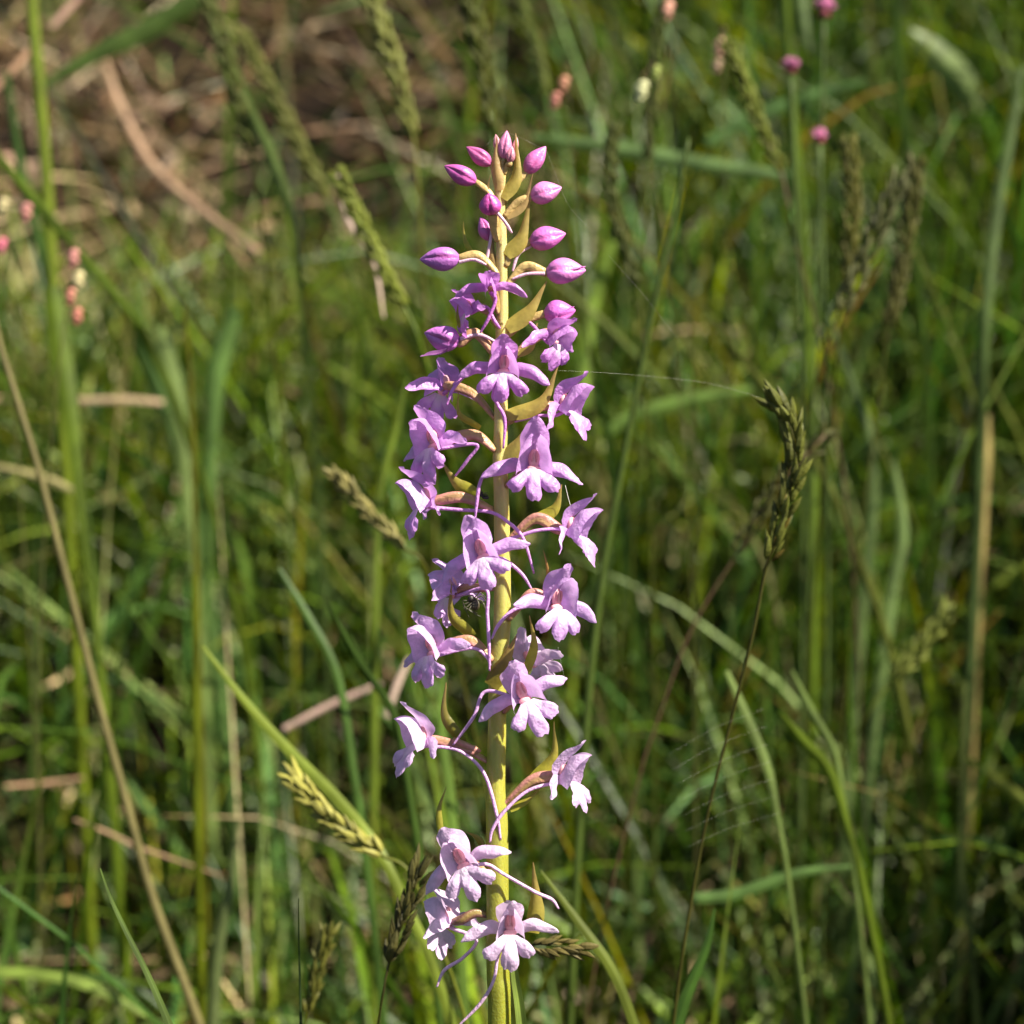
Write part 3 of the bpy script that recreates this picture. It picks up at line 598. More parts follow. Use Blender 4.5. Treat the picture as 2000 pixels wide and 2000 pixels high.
WK = 0.8
def ext_w(w3, ext, wpx, pts):
    wpx = [q * WK for q in wpx]; ww = np.interp(np.linspace(0, 1, len(pts)), np.linspace(0, 1, len(wpx)), wpx)
    hw = [0.5 * a * S * q[2] / D0 for a, q in zip(ww, pts)]; return hw + [hw[-1]] * len(ext)
def blade(label, pts, wpx, col, root=True, name='grass_shoot', cat='grass', mat=None, turn=None, fold=0.3, group=None, tipc=None):
    """A blade listed from its tip to its foot, photo pixels with distances; widths as seen in pixels."""
    if mat is M_straw: wpx = [q * .6 for q in wpx]
    w3, ext = path_of(pts, root); hw = ext_w(w3, ext, wpx, pts); n = 14 + 5 * len(w3) + len(ext)
    path = cr(w3 + ext, n); hwn = np.clip(prof(hw, n), 0.00008, None)
    tr = turn or (random.uniform(-.5, .5), random.uniform(-.5, .5))
    V, F = ribbon(path, hwn, tr, fold, nv=11); b = path[-1]
    q = np.arange(len(V)); ve = np.array([1.0, .82, 1.08, .85, 1.05, 1.3, .84, 1.1, .82, 1.06, .9])[q % 11] * (1 + 0.18 * np.sin((q // 11) * .9 + pts[0][0]))
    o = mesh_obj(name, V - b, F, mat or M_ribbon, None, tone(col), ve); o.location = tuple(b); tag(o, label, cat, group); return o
def culm(label, pts, wpx, col, head=None, root=True, name='grass_stalk', cat='grass', group=None, hcol=None, single=False, node=None, nodecol=None):
    """A round stalk (tip to foot); head=(first points that carry the flower head, width px, density)."""
    w3, ext = path_of(pts, root); hw = ext_w(w3, ext, wpx, pts); n = 12 + 5 * len(w3) + len(ext)
    path = cr(w3 + ext, n); b = path[-1].copy(); e = empty(name, tuple(b)); tag(e, label, cat, group)
    V, F = tube(path - b, np.clip(prof(hw, n), .0001, None), 8); mesh_obj('stalk', V, F, M_blade, e, tone(col))
    if head:
        hp = [np.array(list(PD(*q))) for q in head[0]]; L = sum(np.linalg.norm(hp[i + 1] - hp[i]) for i in range(len(hp) - 1)); dd = head[0][0][2]
        W = head[1] * S * dd / D0 * 0.5; sl_ = max(W * (0.62 if not single else 0.62), .0010); m = max(8, int(L / sl_ * head[2] * (1.9 if not single else 1.25))); hpth = cr(hp, m); T = np.gradient(hpth, axis=0); T /= np.linalg.norm(T, axis=1)[:, None]
        parts = []; rs = random.Random(int(pts[0][0] * 7 + pts[0][1]))
        sv, sf = spikelet_mesh()
        shared = None
        for i in range(m):
            t = i / (m - 1); wloc = W * (0.45 + 0.55 * math.sin(math.pi * min(1, t * 0.8 + 0.14)) ** 0.7)
            for q in range(3):
                a = i * 2.4 + q * 2.094 + rs.uniform(-.5, .5)
                ax = -T[i]; e1 = np.cross(ax, (0.3, 0.9, 0.1)); e1 /= np.linalg.norm(e1); e2 = np.cross(ax, e1)
                out = e1 * math.cos(a) + e2 * math.sin(a); zd = ax * 0.9 + out * rs.uniform(.12, .55); zd /= np.linalg.norm(zd)
                xd = np.cross(zd, out); xd /= np.linalg.norm(xd) + 1e-9; yd = np.cross(zd, xd)
                ln = sl_ * (rs.uniform(1.7, 2.5) if not single else rs.uniform(2.0, 3.6)); wf = .20 if not single else rs.uniform(.12, .2); Mx = np.array([xd * ln * wf, yd * ln * wf, zd * ln]); org = hpth[i] + out * wloc * (0.42 if single else .58) - b
                if single:
                    if shared is None:
                        shared = bpy.data.meshes.new('spikelet'); shared.from_pydata([tuple(v) for v in sv], [], sf); shared.materials.append(M_head)
                    o = bpy.data.objects.new('spikelet', shared); COL.objects.link(o); o.parent = e
                    M4 = Matrix.Identity(4)
                    for c_ in range(3):
                        for r_ in range(3): M4[r_][c_] = Mx[c_][r_]
                        M4[c_][3] = org[c_]
                    o.matrix_local = M4; k_ = rs.uniform(.7, 1.35); hc = tone(hcol); cc = hc if rs.random() < .9 or name != 'grass_panicle' else tuple(np.array(hc) * (1.6, 1.1, 1.0)); o.color = (*[k_ * c for c in cc], 1)
                else: parts.append(([org + v @ Mx for v in sv], sf))
        if parts:
            V, F = merge(parts); mesh_obj('flower_head', V, F, M_head, e, tone(hcol or col))
    return e
def spikelet_mesh():
    V = []; nu, nv = 6, 6
    for i in range(nu):
        t = i / (nu - 1); r = math.sin(math.pi * t ** 0.8) ** 0.8 if 0 < i < nu - 1 else 0.06
        for j in range(nv):
            a = 6.283 * j / nv; V.append(np.array((r * math.cos(a), r * math.sin(a) * 0.8, t)))
    return V, grid_faces(nu, nv, True)

def tone(c): return (c[0] * .80, c[1] * .73, c[2] * (.5 if c[1] > c[0] else .72))
G1 = (0.09, 0.17, 0.03); G2 = (0.12, 0.20, 0.02); G3 = (0.10, 0.20, 0.07); G4 = (0.045, 0.10, 0.022); G5 = (0.17, 0.26, 0.10); YG = (0.19, 0.24, 0.015); BG = (0.11, 0.18, 0.075)
ST = (0.46, 0.30, 0.18); SP = (0.48, 0.32, 0.24); SW = (0.60, 0.48, 0.38)
# -- upper left
culm('yellow green stalk with a node above a dark green sheath beside the bare bank', [(58, -60, .55), (66, 60, .55), (76, 165, .55), (88, 320, .55), (98, 470, .55), (110, 640, .55)], [28, 30, 32, 30, 30, 28], (0.15, 0.22, 0.02))
blade('wide dark green blade slanting across the bare brown litter', [(70, 175, .62), (180, 110, .62), (300, 50, .62), (420, -25, .62), (560, -90, .64)], [16, 40, 52, 46, 40], (0.085, 0.15, 0.045), root=False, turn=(.2, .1))
blade('short tan straw stub beside the yellow green node stalk', [(66, 88, .58), (30, 130, .58), (-30, 190, .58)], [24, 26, 26], ST, root=False, name='straw_piece', cat='straw', mat=M_straw)
blade('pinkish straw piece hanging over the wide dark blade', [(160, -10, .60), (128, 22, .60), (100, 52, .60)], [22, 26, 20], SP, root=False, name='straw_piece', cat='straw', mat=M_straw)
blade('long bent pinkish dry stalk lying across the brown litter', [(195, 90, .70), (235, 205, .70), (300, 325, .69), (400, 415, .68), (505, 495, .66)], [22, 28, 32, 36, 40], (0.44, 0.31, 0.19), root=False, name='dry_stalk', cat='dry stalk', mat=M_straw, turn=(.1, -.1))
blade('second dry stalk broken off along the long bent pinkish one', [(330, 330, .72), (420, 430, .71), (480, 520, .70)], [18, 20, 16], (0.36, 0.24, 0.14), root=False, name='dry_stalk', cat='dry stalk', mat=M_straw)
blade('yellow green blade slanting down past the pink spikelets', [(-20, 290, .52), (60, 385, .52), (150, 490, .52), (250, 610, .52), (310, 720, .53)], [26, 28, 26, 24, 20], (0.15, 0.24, 0.04))
blade('pale green blade crossing behind the slanting yellow green one', [(10, 140, .56), (40, 330, .56), (85, 520, .56)], [18, 24, 22], (0.08, 0.17, 0.05))
def spk(label, a, wpx, hw, hcol, scol=None, split=2, dens=1.0, group=None):
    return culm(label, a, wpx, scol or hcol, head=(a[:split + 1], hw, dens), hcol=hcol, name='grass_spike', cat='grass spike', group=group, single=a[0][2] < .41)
spk('dark green narrow grass spike over the brown litter', [(392, -50, .50), (440, 110, .50), (492, 300, .50), (505, 380, .50), (530, 600, .51), (545, 800, .52)], [9, 9, 9], 38, (0.075, 0.10, 0.015), (0.12, 0.17, 0.02))
blade('light green leaf hugging the dark narrow grass spike', [(455, 120, .51), (490, 220, .51), (530, 310, .51), (560, 400, .51), (575, 500, .52)], [10, 26, 34, 32, 20], G5)
spk('olive grass spike leaning beside the light green leaf', [(475, 70, .54), (560, 240, .54), (640, 390, .54), (680, 520, .54), (720, 700, .55)], [8, 8, 8], 34, (0.13, 0.15, 0.03), G1)
spk('pale green plump grass spike against the black gap', [(702, -50, .48), (760, 100, .48), (806, 265, .48), (818, 400, .48), (830, 600, .49)], [7, 8, 8], 42, (0.19, 0.22, 0.06), (0.2, 0.22, 0.06))
spk('dark olive grass spike ending just above the orchid tip', [(905, -40, .50), (938, 100, .50), (970, 270, .50), (985, 420, .50), (1000, 640, .51)], [8, 8, 8], 44, (0.075, 0.095, 0.008), (0.14, 0.17, 0.01))
spk('thin olive grass spike behind the reddish hanging spikelets', [(1000, -40, .55), (1050, 100, .55), (1065, 190, .55), (1070, 340, .56)], [8, 8, 8], 24, (0.12, 0.16, 0.03), G1)
spk('green grass spike leaning towards the orchid buds beside a twisted withered blade', [(664, 345, .44), (720, 470, .44), (790, 600, .44), (830, 700, .44), (900, 980, .46)], [7, 9, 9], 36, (0.17, 0.22, 0.03), G2)
blade('twisted pale withered blade beside the leaning green spike', [(660, 340, .46), (680, 430, .46), (730, 510, .46), (750, 620, .46)], [14, 20, 14, 6], SW, root=False, name='withered_grass', cat='dry grass', mat=M_straw)
spk('dark grass spike bearing pale anthers above the blue green blade', [(1292, 10, .48), (1276, 150, .48), (1266, 310, .48), (1262, 460, .48), (1250, 700, .49)], [7, 7, 7], 28, (0.06, 0.085, 0.012), (0.10, 0.13, 0.02))
spk('stout green grass spike tilted below a pink head', [(1425, 90, .47), (1470, 210, .47), (1525, 335, .47), (1550, 460, .47), (1600, 660, .48)], [7, 7, 7], 34, (0.13, 0.17, 0.015), (0.15, 0.11, 0.06))
spk('dark hooked grass spike hanging over the level blue green blade', [(1200, 250, .46), (1190, 320, .46), (1205, 430, .46), (1245, 560, .46), (1255, 700, .46), (1265, 900, .47)], [7, 7, 7], 30, (0.065, 0.085, 0.015), (0.10, 0.13, 0.03), split=3)
spk('olive grass spike standing upright with a tan tip', [(1660, 285, .46), (1665, 400, .46), (1655, 560, .46), (1640, 660, .46), (1620, 820, .47)], [7, 7, 7], 36, (0.10, 0.105, 0.015), (0.08, 0.09, 0.02))
spk('grey green ragged panicle with a pale tip between two upright spikes', [(1755, 350, .44), (1700, 480, .44), (1640, 610, .44), (1600, 720, .44), (1560, 900, .45)], [6, 6, 6], 44, (0.10, 0.115, 0.05), (0.09, 0.10, 0.03), dens=.8)
spk('dark upright spike beside the ragged pale tipped panicle', [(1790, 320, .47), (1765, 480, .47), (1735, 640, .47), (1720, 760, .47), (1700, 900, .47)], [6, 6, 6], 38, (0.085, 0.09, 0.02), (0.08, 0.09, 0.02))
spk('tawny half ripe spike pointing away from the middle orchid flowers', [(655, 930, .40), (720, 1000, .40), (790, 1070, .40), (830, 1105, .40), (880, 1250, .41)], [7, 7, 7], 32, (0.24, 0.23, 0.07), (0.12, 0.13, 0.03))
spk('tawny plump spike beside the thick slanting blade', [(578, 1525, .362), (660, 1610, .362), (745, 1670, .362), (800, 1705, .362), (860, 1850, .362)], [8, 9, 9], 46, (0.33, 0.34, 0.10), (0.16, 0.2, 0.03))
spk('dark brown green spike by the lowest flowers', [(820, 1700, .325), (790, 1790, .325), (760, 1880, .325), (745, 1960, .325), (730, 2050, .33)], [5, 6, 6], 52, (0.055, 0.055, 0.012), (0.06, 0.06, 0.015))
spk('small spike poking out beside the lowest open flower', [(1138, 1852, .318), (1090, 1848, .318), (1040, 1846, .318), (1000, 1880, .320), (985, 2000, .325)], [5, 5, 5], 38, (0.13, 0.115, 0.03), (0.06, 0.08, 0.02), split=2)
spk('yellow green slanting spike behind the orb web', [(1845, 1195, .48), (1800, 1260, .48), (1745, 1325, .48), (1690, 1400, .48), (1600, 1560, .49)], [7, 7, 7], 40, (0.20, 0.25, 0.06), (0.13, 0.18, 0.03))
spk('blurred brown green spike behind the sharp panicle', [(1612, 850, .42), (1520, 950, .42), (1440, 1080, .42), (1350, 1230, .42), (1280, 1420, .42)], [6, 6, 6], 40, (0.07, 0.08, 0.02), (0.14, 0.09, 0.05), dens=.7)
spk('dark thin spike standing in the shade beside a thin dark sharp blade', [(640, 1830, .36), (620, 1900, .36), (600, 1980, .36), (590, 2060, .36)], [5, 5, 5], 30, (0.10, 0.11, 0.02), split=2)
# -- the sharp panicle on the right
culm('sharp drooping dark green grass panicle on a thin stalk beside the orchid', [(1515, 790, .332), (1548, 850, .332), (1545, 950, .333), (1515, 1060, .334), (1496, 1110, .335), (1470, 1240, .336), (1430, 1400, .338), (1380, 1600, .340), (1335, 1850, .342), (1310, 2040, .345)],
     [4, 6, 7, 8, 9, 8, 9, 9], (0.07, 0.075, 0.02), head=([(1512, 785, .332), (1546, 835, .332), (1548, 920, .333), (1528, 1010, .334), (1500, 1095, .335)], 52, 1.0), hcol=(0.105, 0.125, 0.025), name='grass_panicle', cat='grass panicle', single=True)
# -- stalks and blades
culm('long tan green stalk in a slow curve past the bleached straws', [(-15, 600, .42), (5, 690, .42), (70, 900, .42), (130, 1130, .42), (200, 1400, .42), (250, 1580, .42), (300, 1760, .42), (385, 1990, .42), (400, 2060, .42)], [14, 16, 18, 20, 22, 24, 28], (0.20, 0.19, 0.07))
blade('slim sharp green blade tip rising alone before the long tan green stalk', [(196, 1696, .308), (215, 1750, .308), (245, 1815, .308), (290, 1905, .308), (335, 2010, .308)], [3, 9, 13, 16, 20], (0.07, 0.12, 0.03), turn=(.5, .3))
blade('blue green upright blade beside the foot of the long tan green stalk', [(462, 1600, .44), (450, 1720, .44), (425, 1850, .44), (412, 2030, .44)], [12, 26, 32, 36], (0.15, 0.21, 0.10))
blade('thick bright green blade slanting to the tawny plump spike', [(395, 1260, .39), (480, 1370, .385), (570, 1470, .38), (660, 1560, .375), (740, 1660, .37), (800, 1780, .37)], [8, 20, 28, 30, 28, 26], (0.16, 0.23, 0.035), turn=(.3, .3))
blade('white bleached straw crossing behind the thick slanting blade', [(745, 1335, .50), (650, 1375, .50), (555, 1425, .50)], [20, 26, 26], (0.62, 0.46, 0.38), root=False, name='straw_piece', cat='straw', mat=M_straw)
blade('white bleached straw end close behind the lower orchid flowers', [(800, 1285, .48), (775, 1340, .48), (755, 1400, .48)], [18, 26, 20], (0.60, 0.48, 0.38), root=False, name='straw_piece', cat='straw', mat=M_straw)
blade('short tan straw lying flat behind the long tan green stalk', [(165, 1520, .55), (100, 1528, .55), (10, 1535, .55)], [14, 16, 10], ST, root=False, name='straw_piece', cat='straw', mat=M_straw)
blade('brown dry stalk running down to an orange joint', [(145, 1600, .48), (210, 1625, .48), (260, 1650, .48), (330, 1675, .48), (430, 1710, .48)], [8, 14, 16, 12, 8], (0.30, 0.21, 0.12), root=False, name='dry_stalk', cat='dry stalk', mat=M_straw)
blade('light green arched leaf low before the dark arched one', [(290, 1985, .46), (200, 1935, .46), (110, 1905, .46), (-30, 1895, .46)], [10, 26, 30, 26], (0.16, 0.25, 0.06), root=False)
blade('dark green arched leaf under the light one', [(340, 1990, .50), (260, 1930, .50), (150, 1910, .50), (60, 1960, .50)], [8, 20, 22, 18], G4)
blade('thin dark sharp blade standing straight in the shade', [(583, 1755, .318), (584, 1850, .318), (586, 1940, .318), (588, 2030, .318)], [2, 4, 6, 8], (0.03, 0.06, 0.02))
blade('folded pale green blade rising against the orchid stem', [(1000, 1850, .298), (1006, 1910, .298), (1014, 1960, .298), (1022, 2030, .298)], [16, 20, 24, 28], (0.20, 0.30, 0.08), turn=(0, 0), fold=-.5)
culm('tall dark green stalk leaning between the orchid and the sharp panicle', [(1345, 270, .42), (1322, 400, .42), (1290, 540, .42), (1252, 720, .42), (1210, 940, .42), (1180, 1100, .42), (1155, 1300, .42), (1140, 1480, .42), (1130, 1640, .42)], [8, 12, 14, 18, 20, 22, 22], (0.075, 0.125, 0.03))
blade('blue green blade lying level behind the orchid tip', [(1040, 268, .58), (1180, 285, .58), (1340, 315, .58), (1540, 345, .58)], [20, 36, 40, 26], (0.12, 0.22, 0.09), root=False, turn=(.1, .1))
blade('bright green blade lying level above the sharp panicle', [(1470, 762, .58), (1360, 780, .58), (1240, 812, .58), (1180, 850, .58)], [18, 34, 34, 22], (0.15, 0.27, 0.075), root=False, turn=(.1, .1))
blade('green blade slanting up behind the pink heads', [(1690, 160, .62), (1580, 190, .62), (1470, 230, .62), (1380, 280, .62)], [14, 34, 36, 26], (0.09, 0.19, 0.07), root=False)
blade('broad short pale leaf tilted behind the upright stalks', [(1910, 220, .70), (1880, 160, .70), (1820, 95, .70), (1780, 60, .70)], [10, 66, 60, 16], (0.17, 0.26, 0.10), root=False, name='broad_leaf', cat='leaf')
for i, (lab, pts, wpx, col) in enumerate([
    ('pale green stalk standing before the broad tilted leaf', [(1745, -50, .56), (1755, 150, .56), (1775, 360, .56), (1800, 640, .56)], [26, 28, 30, 22], G1),
    ('blue grey stalk with a long curve beside a tan yellow stalk', [(1995, 130, .52), (1975, 260, .52), (1950, 400, .52), (1925, 620, .52), (1915, 850, .53)], [18, 26, 30, 28], BG),
    ('bright yellow green stalk standing beside the pink heads', [(1530, -50, .54), (1545, 200, .54), (1565, 420, .54), (1580, 700, .54), (1585, 900, .54)], [22, 26, 28, 30], (0.13, 0.22, 0.025)),
    ('grey green blade above the pink heads', [(1580, 100, .60), (1570, 40, .60), (1560, -50, .60)], [10, 26, 30], BG),
    ('green blade leaning under the blue green level one', [(1200, 470, .60), (1170, 560, .60), (1150, 640, .60), (1140, 800, .60)], [22, 34, 34, 30], (0.15, 0.25, 0.05)),
    ('slender blade slanting down beside the dark gap', [(1365, 590, .50), (1440, 690, .50), (1520, 790, .50), (1600, 920, .50)], [8, 14, 18, 20], (0.16, 0.20, 0.05)),
    ('long blue green blade behind the sharp panicle', [(1610, 600, .54), (1660, 740, .54), (1700, 860, .54), (1705, 1000, .54), (1690, 1150, .54)], [14, 22, 26, 28], BG),
    ('pale green upright blade standing near the sharp panicle', [(1745, 900, .52), (1765, 1040, .52), (1745, 1150, .52), (1720, 1330, .52)], [14, 26, 28, 26], (0.16, 0.26, 0.11)),
    ('pale blade slanting down across the web', [(1420, 1310, .40), (1460, 1400, .40), (1500, 1500, .40), (1520, 1600, .40)], [14, 22, 22, 14], (0.15, 0.23, 0.08)),
    ('second pale blade slanting down across the web', [(1545, 1310, .42), (1585, 1390, .42), (1630, 1470, .42), (1650, 1580, .42)], [12, 20, 18, 12], (0.17, 0.26, 0.09)),
    ('bright green blade bent beside the dark hollow', [(1525, 1395, .42), (1570, 1450, .42), (1620, 1510, .42), (1660, 1640, .42)], [14, 28, 30, 22], (0.16, 0.25, 0.03)),
    ('short light yellow blade reaching over the dark hollow', [(1885, 1480, .50), (1940, 1520, .50), (2010, 1575, .50), (2080, 1650, .50)], [14, 28, 30, 30], (0.30, 0.38, 0.10)),
    ('dark green upright blade tip beside the foot of the panicle stalk', [(1396, 1775, .35), (1380, 1850, .35), (1340, 1950, .35), (1310, 2050, .35)], [5, 20, 28, 34], (0.05, 0.12, 0.025)),
    ('thin brown green stalk rising beyond the dark hollow', [(1885, 1330, .46), (1882, 1500, .46), (1880, 1700, .46), (1890, 1780, .46)], [12, 16, 18, 18], (0.11, 0.15, 0.05)),
    ('tan yellow stalk beside the blue grey curving one', [(1928, 810, .56), (1926, 900, .56), (1922, 1000, .56), (1915, 1150, .56)], [16, 26, 20, 16], (0.40, 0.34, 0.12)),
    ('green blade arching low behind the panicle stalk', [(1690, 1690, .44), (1560, 1705, .44), (1440, 1745, .44), (1350, 1755, .44)], [6, 22, 28, 24], (0.09, 0.18, 0.06)),
    ('olive blade reaching up beside the lowest flowers', [(1056, 1700, .345), (1130, 1800, .345), (1200, 1900, .345), (1250, 2030, .345)], [4, 22, 26, 26], (0.10, 0.14, 0.02)),
    ('bright green upright blade behind the tawny half ripe spike', [(795, 740, .46), (770, 850, .46), (740, 980, .46), (735, 1200, .46)], [8, 16, 18, 20], (0.13, 0.20, 0.03)),
    ('green blade leaning behind the bleached straw end', [(640, 1180, .40), (700, 1290, .40), (770, 1400, .40), (800, 1560, .40)], [10, 18, 20, 20], (0.07, 0.14, 0.03)),
    ('upright green blade behind the arching flower stalk', [(865, 1300, .43), (862, 1420, .43), (880, 1560, .43), (895, 1750, .43)], [14, 22, 26, 26], (0.12, 0.22, 0.05)),
    ('dark blade slanting over the white bleached straw', [(545, 1110, .42), (600, 1200, .42), (660, 1320, .42), (690, 1500, .42)], [10, 18, 20, 20], (0.06, 0.13, 0.03)),
    ('pale broad blade standing in the bright patch below the bare bank', [(310, 640, .60), (330, 720, .60), (350, 820, .60), (365, 960, .60)], [30, 46, 40, 30], G5),
    ('second pale broad blade slanting in the bright patch below the bare bank', [(250, 600, .62), (285, 690, .62), (320, 790, .62), (350, 900, .62)], [24, 44, 40, 30], (0.14, 0.27, 0.10)),
    ('pale wide blade beside the dark olive thin stalk', [(460, 600, .60), (440, 660, .60), (420, 740, .60), (410, 900, .60)], [30, 50, 46, 34], (0.13, 0.25, 0.08)),
    ('dark olive thin stalk between pale broad blades in the bright patch', [(358, 600, .48), (368, 700, .48), (375, 820, .48), (380, 1000, .48)], [10, 14, 14, 12], (0.12, 0.13, 0.01)),
    ('yellow green stalk rising from the dark sward near the thick slanting blade', [(378, 1120, .46), (380, 1300, .46), (382, 1430, .46), (385, 1600, .46)], [14, 22, 24, 22], (0.13, 0.18, 0.01)),
    ('straw yellow blade lying behind the long tan green stalk', [(160, 965, .54), (90, 935, .54), (-20, 910, .54)], [18, 30, 32], (0.40, 0.38, 0.16)),
    ('pinkish straw lying level in the bright patch', [(320, 785, .60), (250, 780, .60), (150, 782, .60)], [22, 26, 22], (0.46, 0.36, 0.22)),
    ('thick dark green stalk below the hanging pink spikelets', [(100, 560, .50), (120, 700, .50), (140, 820, .50), (160, 1000, .50), (190, 1250, .50)], [40, 56, 40, 26, 24], (0.09, 0.15, 0.012)),
    ]):
    straw = lab.startswith(('straw', 'pinkish straw')); stk = 'blade' not in lab.split('beside')[0].split('behind')[0].split('before')[0] and not straw; lying = 'level' in lab or 'lying' in lab or 'arching low' in lab or 'grey green blade above' in lab
    blade(lab, pts, wpx, col, root=not lying, name='straw_piece' if straw else 'grass_shoot' if not stk else 'grass_stalk', cat='straw' if straw else 'grass' if not stk else 'grass stalk', mat=M_straw if straw else None)

# -- quaking spikelets, pink heads, anthers
def spikelet_stem(label, foot, heads, col, thick, hcol, group=None, name='quaking_grass', cat='quaking grass'):
    """A thread-thin stalk with drooping spikelets; heads = (px, py, size px), the stalk rises past them."""
    d = foot[2]; top = [(foot[0], foot[1])]
    w3, ext = path_of([(heads[0][0] + 12, heads[0][1] - 40, d), ((heads[0][0] + foot[0]) / 2, (heads[0][1] + foot[1]) / 2, d), foot], True)
    path = cr(w3 + ext, 40); b = path[-1].copy(); e = empty(name, tuple(b)); tag(e, label, cat, group)
    r_ = thick * S * d / D0 * .36; V, F = tube(path - b, np.full(40, r_), 6); mesh_obj('stalk', V, F, M_blade, e, (0.10, 0.10, 0.03))
    for i, (x, y, sz) in enumerate(heads):
        q = np.array(list(PD(x, y, d))); k = int(np.argmin(np.linalg.norm(path[:36] - (q + np.array((0, 0, .006))), axis=1))); rr = sz * S * d / D0 * .42
        V, F = tube(cr([path[k] - b, (path[k] + q) / 2 - b + np.array((0, 0, .002)), q - b + np.array((0, 0, rr * 1.2))], 8), np.full(8, r_ * .6), 5)
        sp_ = mesh_obj('branch', V, F, M_blade, e, (0.24, 0.12, 0.08)); rs = random.Random(i + int(x)); parts = []
        for sc_ in range(5):                                          # overlapping scales
            a = sc_ * 2.4; t = sc_ / 4
            parts.append(ellipsoid(q - b + np.array((math.cos(a) * rr * .25, math.sin(a) * rr * .25, rr * (0.75 - 1.5 * t))), (rr * (0.75 - .12 * t), rr * .62, rr * (0.7 - .1 * t)), 7, 9, np.array([[1, 0, 0], [0, 0, 1], [0, 1, 0]])))
        V, F = merge(parts); mesh_obj('spikelet', V, F, M_head, e, tuple(np.array(hcol[i % len(hcol)]) * rs.uniform(.85, 1.15)))
PK = (0.46, 0.20, 0.17); PG = (0.42, 0.36, 0.18)
spikelet_stem('thin stalk hung with four pink and cream spikelets', (110, 760, .46), [(142, 505, 34), (152, 548, 34), (137, 580, 30), (150, 618, 30)], None, 5, [PK, PG, (0.5, 0.2, 0.14), (0.45, 0.17, 0.12)])
spikelet_stem('thin stalk with cream and pink spikelets above the slanting yellow green blade', (20, 640, .48), [(5, 405, 34), (50, 415, 34), (3, 480, 28)], None, 5, [PG, PK, (0.55, 0.14, 0.2)])
spikelet_stem('pair of reddish spikelets hanging above the orchid tip', (1130, 430, .48), [(1100, 165, 30), (1083, 197, 30)], None, 4, [(0.42, 0.2, 0.12), (0.40, 0.16, 0.12)])
spikelet_stem('single reddish cream spikelet hanging over the dark anther spike', (1330, 330, .48), [(1302, 22, 36)], None, 4, [(0.55, 0.28, 0.20)])
spikelet_stem('cream pink spikelet beside the stout tilted spike', (1420, 420, .50), [(1406, 92, 32), (1400, 130, 26)], None, 4, [(0.6, 0.34, 0.24), (0.3, 0.2, 0.13)])
spikelet_stem('pale cream spikelet glowing beside the dark anther spike', (1290, 420, .45), [(1252, 178, 38), (1280, 142, 26)], None, 4, [(0.50, 0.50, 0.26), (0.36, 0.42, 0.10)])
def pink_head(label, x, y, d, sz, foot):
    w3, ext = path_of([(x, y + sz * .3, d), ((x + foot[0]) / 2, (y + foot[1]) / 2, d), (*foot, d)], True); path = cr(w3 + ext, 40); b = path[-1].copy()
    e = empty('pink_flower', tuple(b)); tag(e, label, 'flower', 'small pink flower heads among the tall stalks')
    V, F = tube(path - b, np.full(40, 4 * S * d / D0), 6); mesh_obj('stalk', V, F, M_blade, e, (0.08, 0.12, 0.03))
    q = np.array(list(PD(x, y, d))) - b; rr = sz * S * d / D0 * .5; parts = []; rs = random.Random(int(x))
    for i in range(26):
        v = np.array((rs.gauss(0, 1), rs.gauss(0, 1), abs(rs.gauss(0, 1)) * .8 + .1)); v /= np.linalg.norm(v)
        xd = np.cross(v, (0.2, 0.5, 0.8)); xd /= np.linalg.norm(xd); yd = np.cross(v, xd); sv, sf = spikelet_mesh()
        parts.append(([q + v * rr * .25 + p_ @ np.array([xd * rr * .28, yd * rr * .16, v * rr * .85]) for p_ in sv], sf))
    V, F = merge(parts); mesh_obj('petals', V, F, M_head, e, (0.66, 0.24, 0.42))
    V, F = ellipsoid(q - np.array((0, 0, rr * .35)), (rr * .62, rr * .5, rr * .62), 7, 9, np.array([[1, 0, 0], [0, 0, 1], [0, 1, 0]])); mesh_obj('calyx', V, F, M_head, e, (0.26, 0.06, 0.07))
pink_head('largest pink flower head with a red base, highest of three', 1610, 18, .50, 46, (1600, 420))
pink_head('small pink flower head between the other two pink heads', 1544, 130, .48, 38, (1560, 520))
pink_head('smallest pink flower head, lowest of three on the tall stalks', 1600, 268, .48, 34, (1612, 640))

# -- silk, spider and fly
def silk_mat():
    m, t = newmat('silk'); q = N(t); pr = q('BsdfPrincipled'); o = q('OutputMaterial'); pr.inputs['Base Color'].default_value = (0.8, 0.78, 0.7, 1); pr.inputs['Roughness'].default_value = .25
    pr.inputs['Specular IOR Level'].default_value = .8; t.links.new(pr.outputs[0], o.inputs[0]); return m
M_silk = silk_mat()
def silk(label, pts, wpx=0.7):
    w3 = [np.array(list(P(*q))) for q in pts]; p = cr(w3, 24); b = p[0].copy(); V, F = tube(p - b, np.full(24, wpx * S * (.065 if wpx < 1.5 else .22)), 5)
    o = mesh_obj('silk_thread', V, F, M_silk); o.location = tuple(b); tag(o, label, 'spider silk', 'silk threads around the orchid')
silk('fine silk thread trailing down from the topmost magenta bud tips', [(1066, 290, -6), (1085, 340, -20), (1110, 400, -30), (1150, 445, -60)])
silk('fine silk thread stretched over the tip of the orchid between buds', [(946, 287, 8), (975, 262, 10), (1000, 262, 10), (1060, 290, 0)])
silk('long silk thread running from the flowers to the sharp panicle tip', [(1055, 722, 10), (1180, 728, -100), (1300, 738, -220), (1400, 752, -320), (1512, 785, -408)], 1.0)
silk('straight bright silk strand tied to a side facing lilac flower', [(1104, 948, 10), (1112, 980, 10), (1122, 1011, 12)], 1.8)
silk('pale silk strand hanging beside the paired lower flowers', [(1090, 1264, 0), (1097, 1300, -4), (1104, 1330, -8)], 1.0)
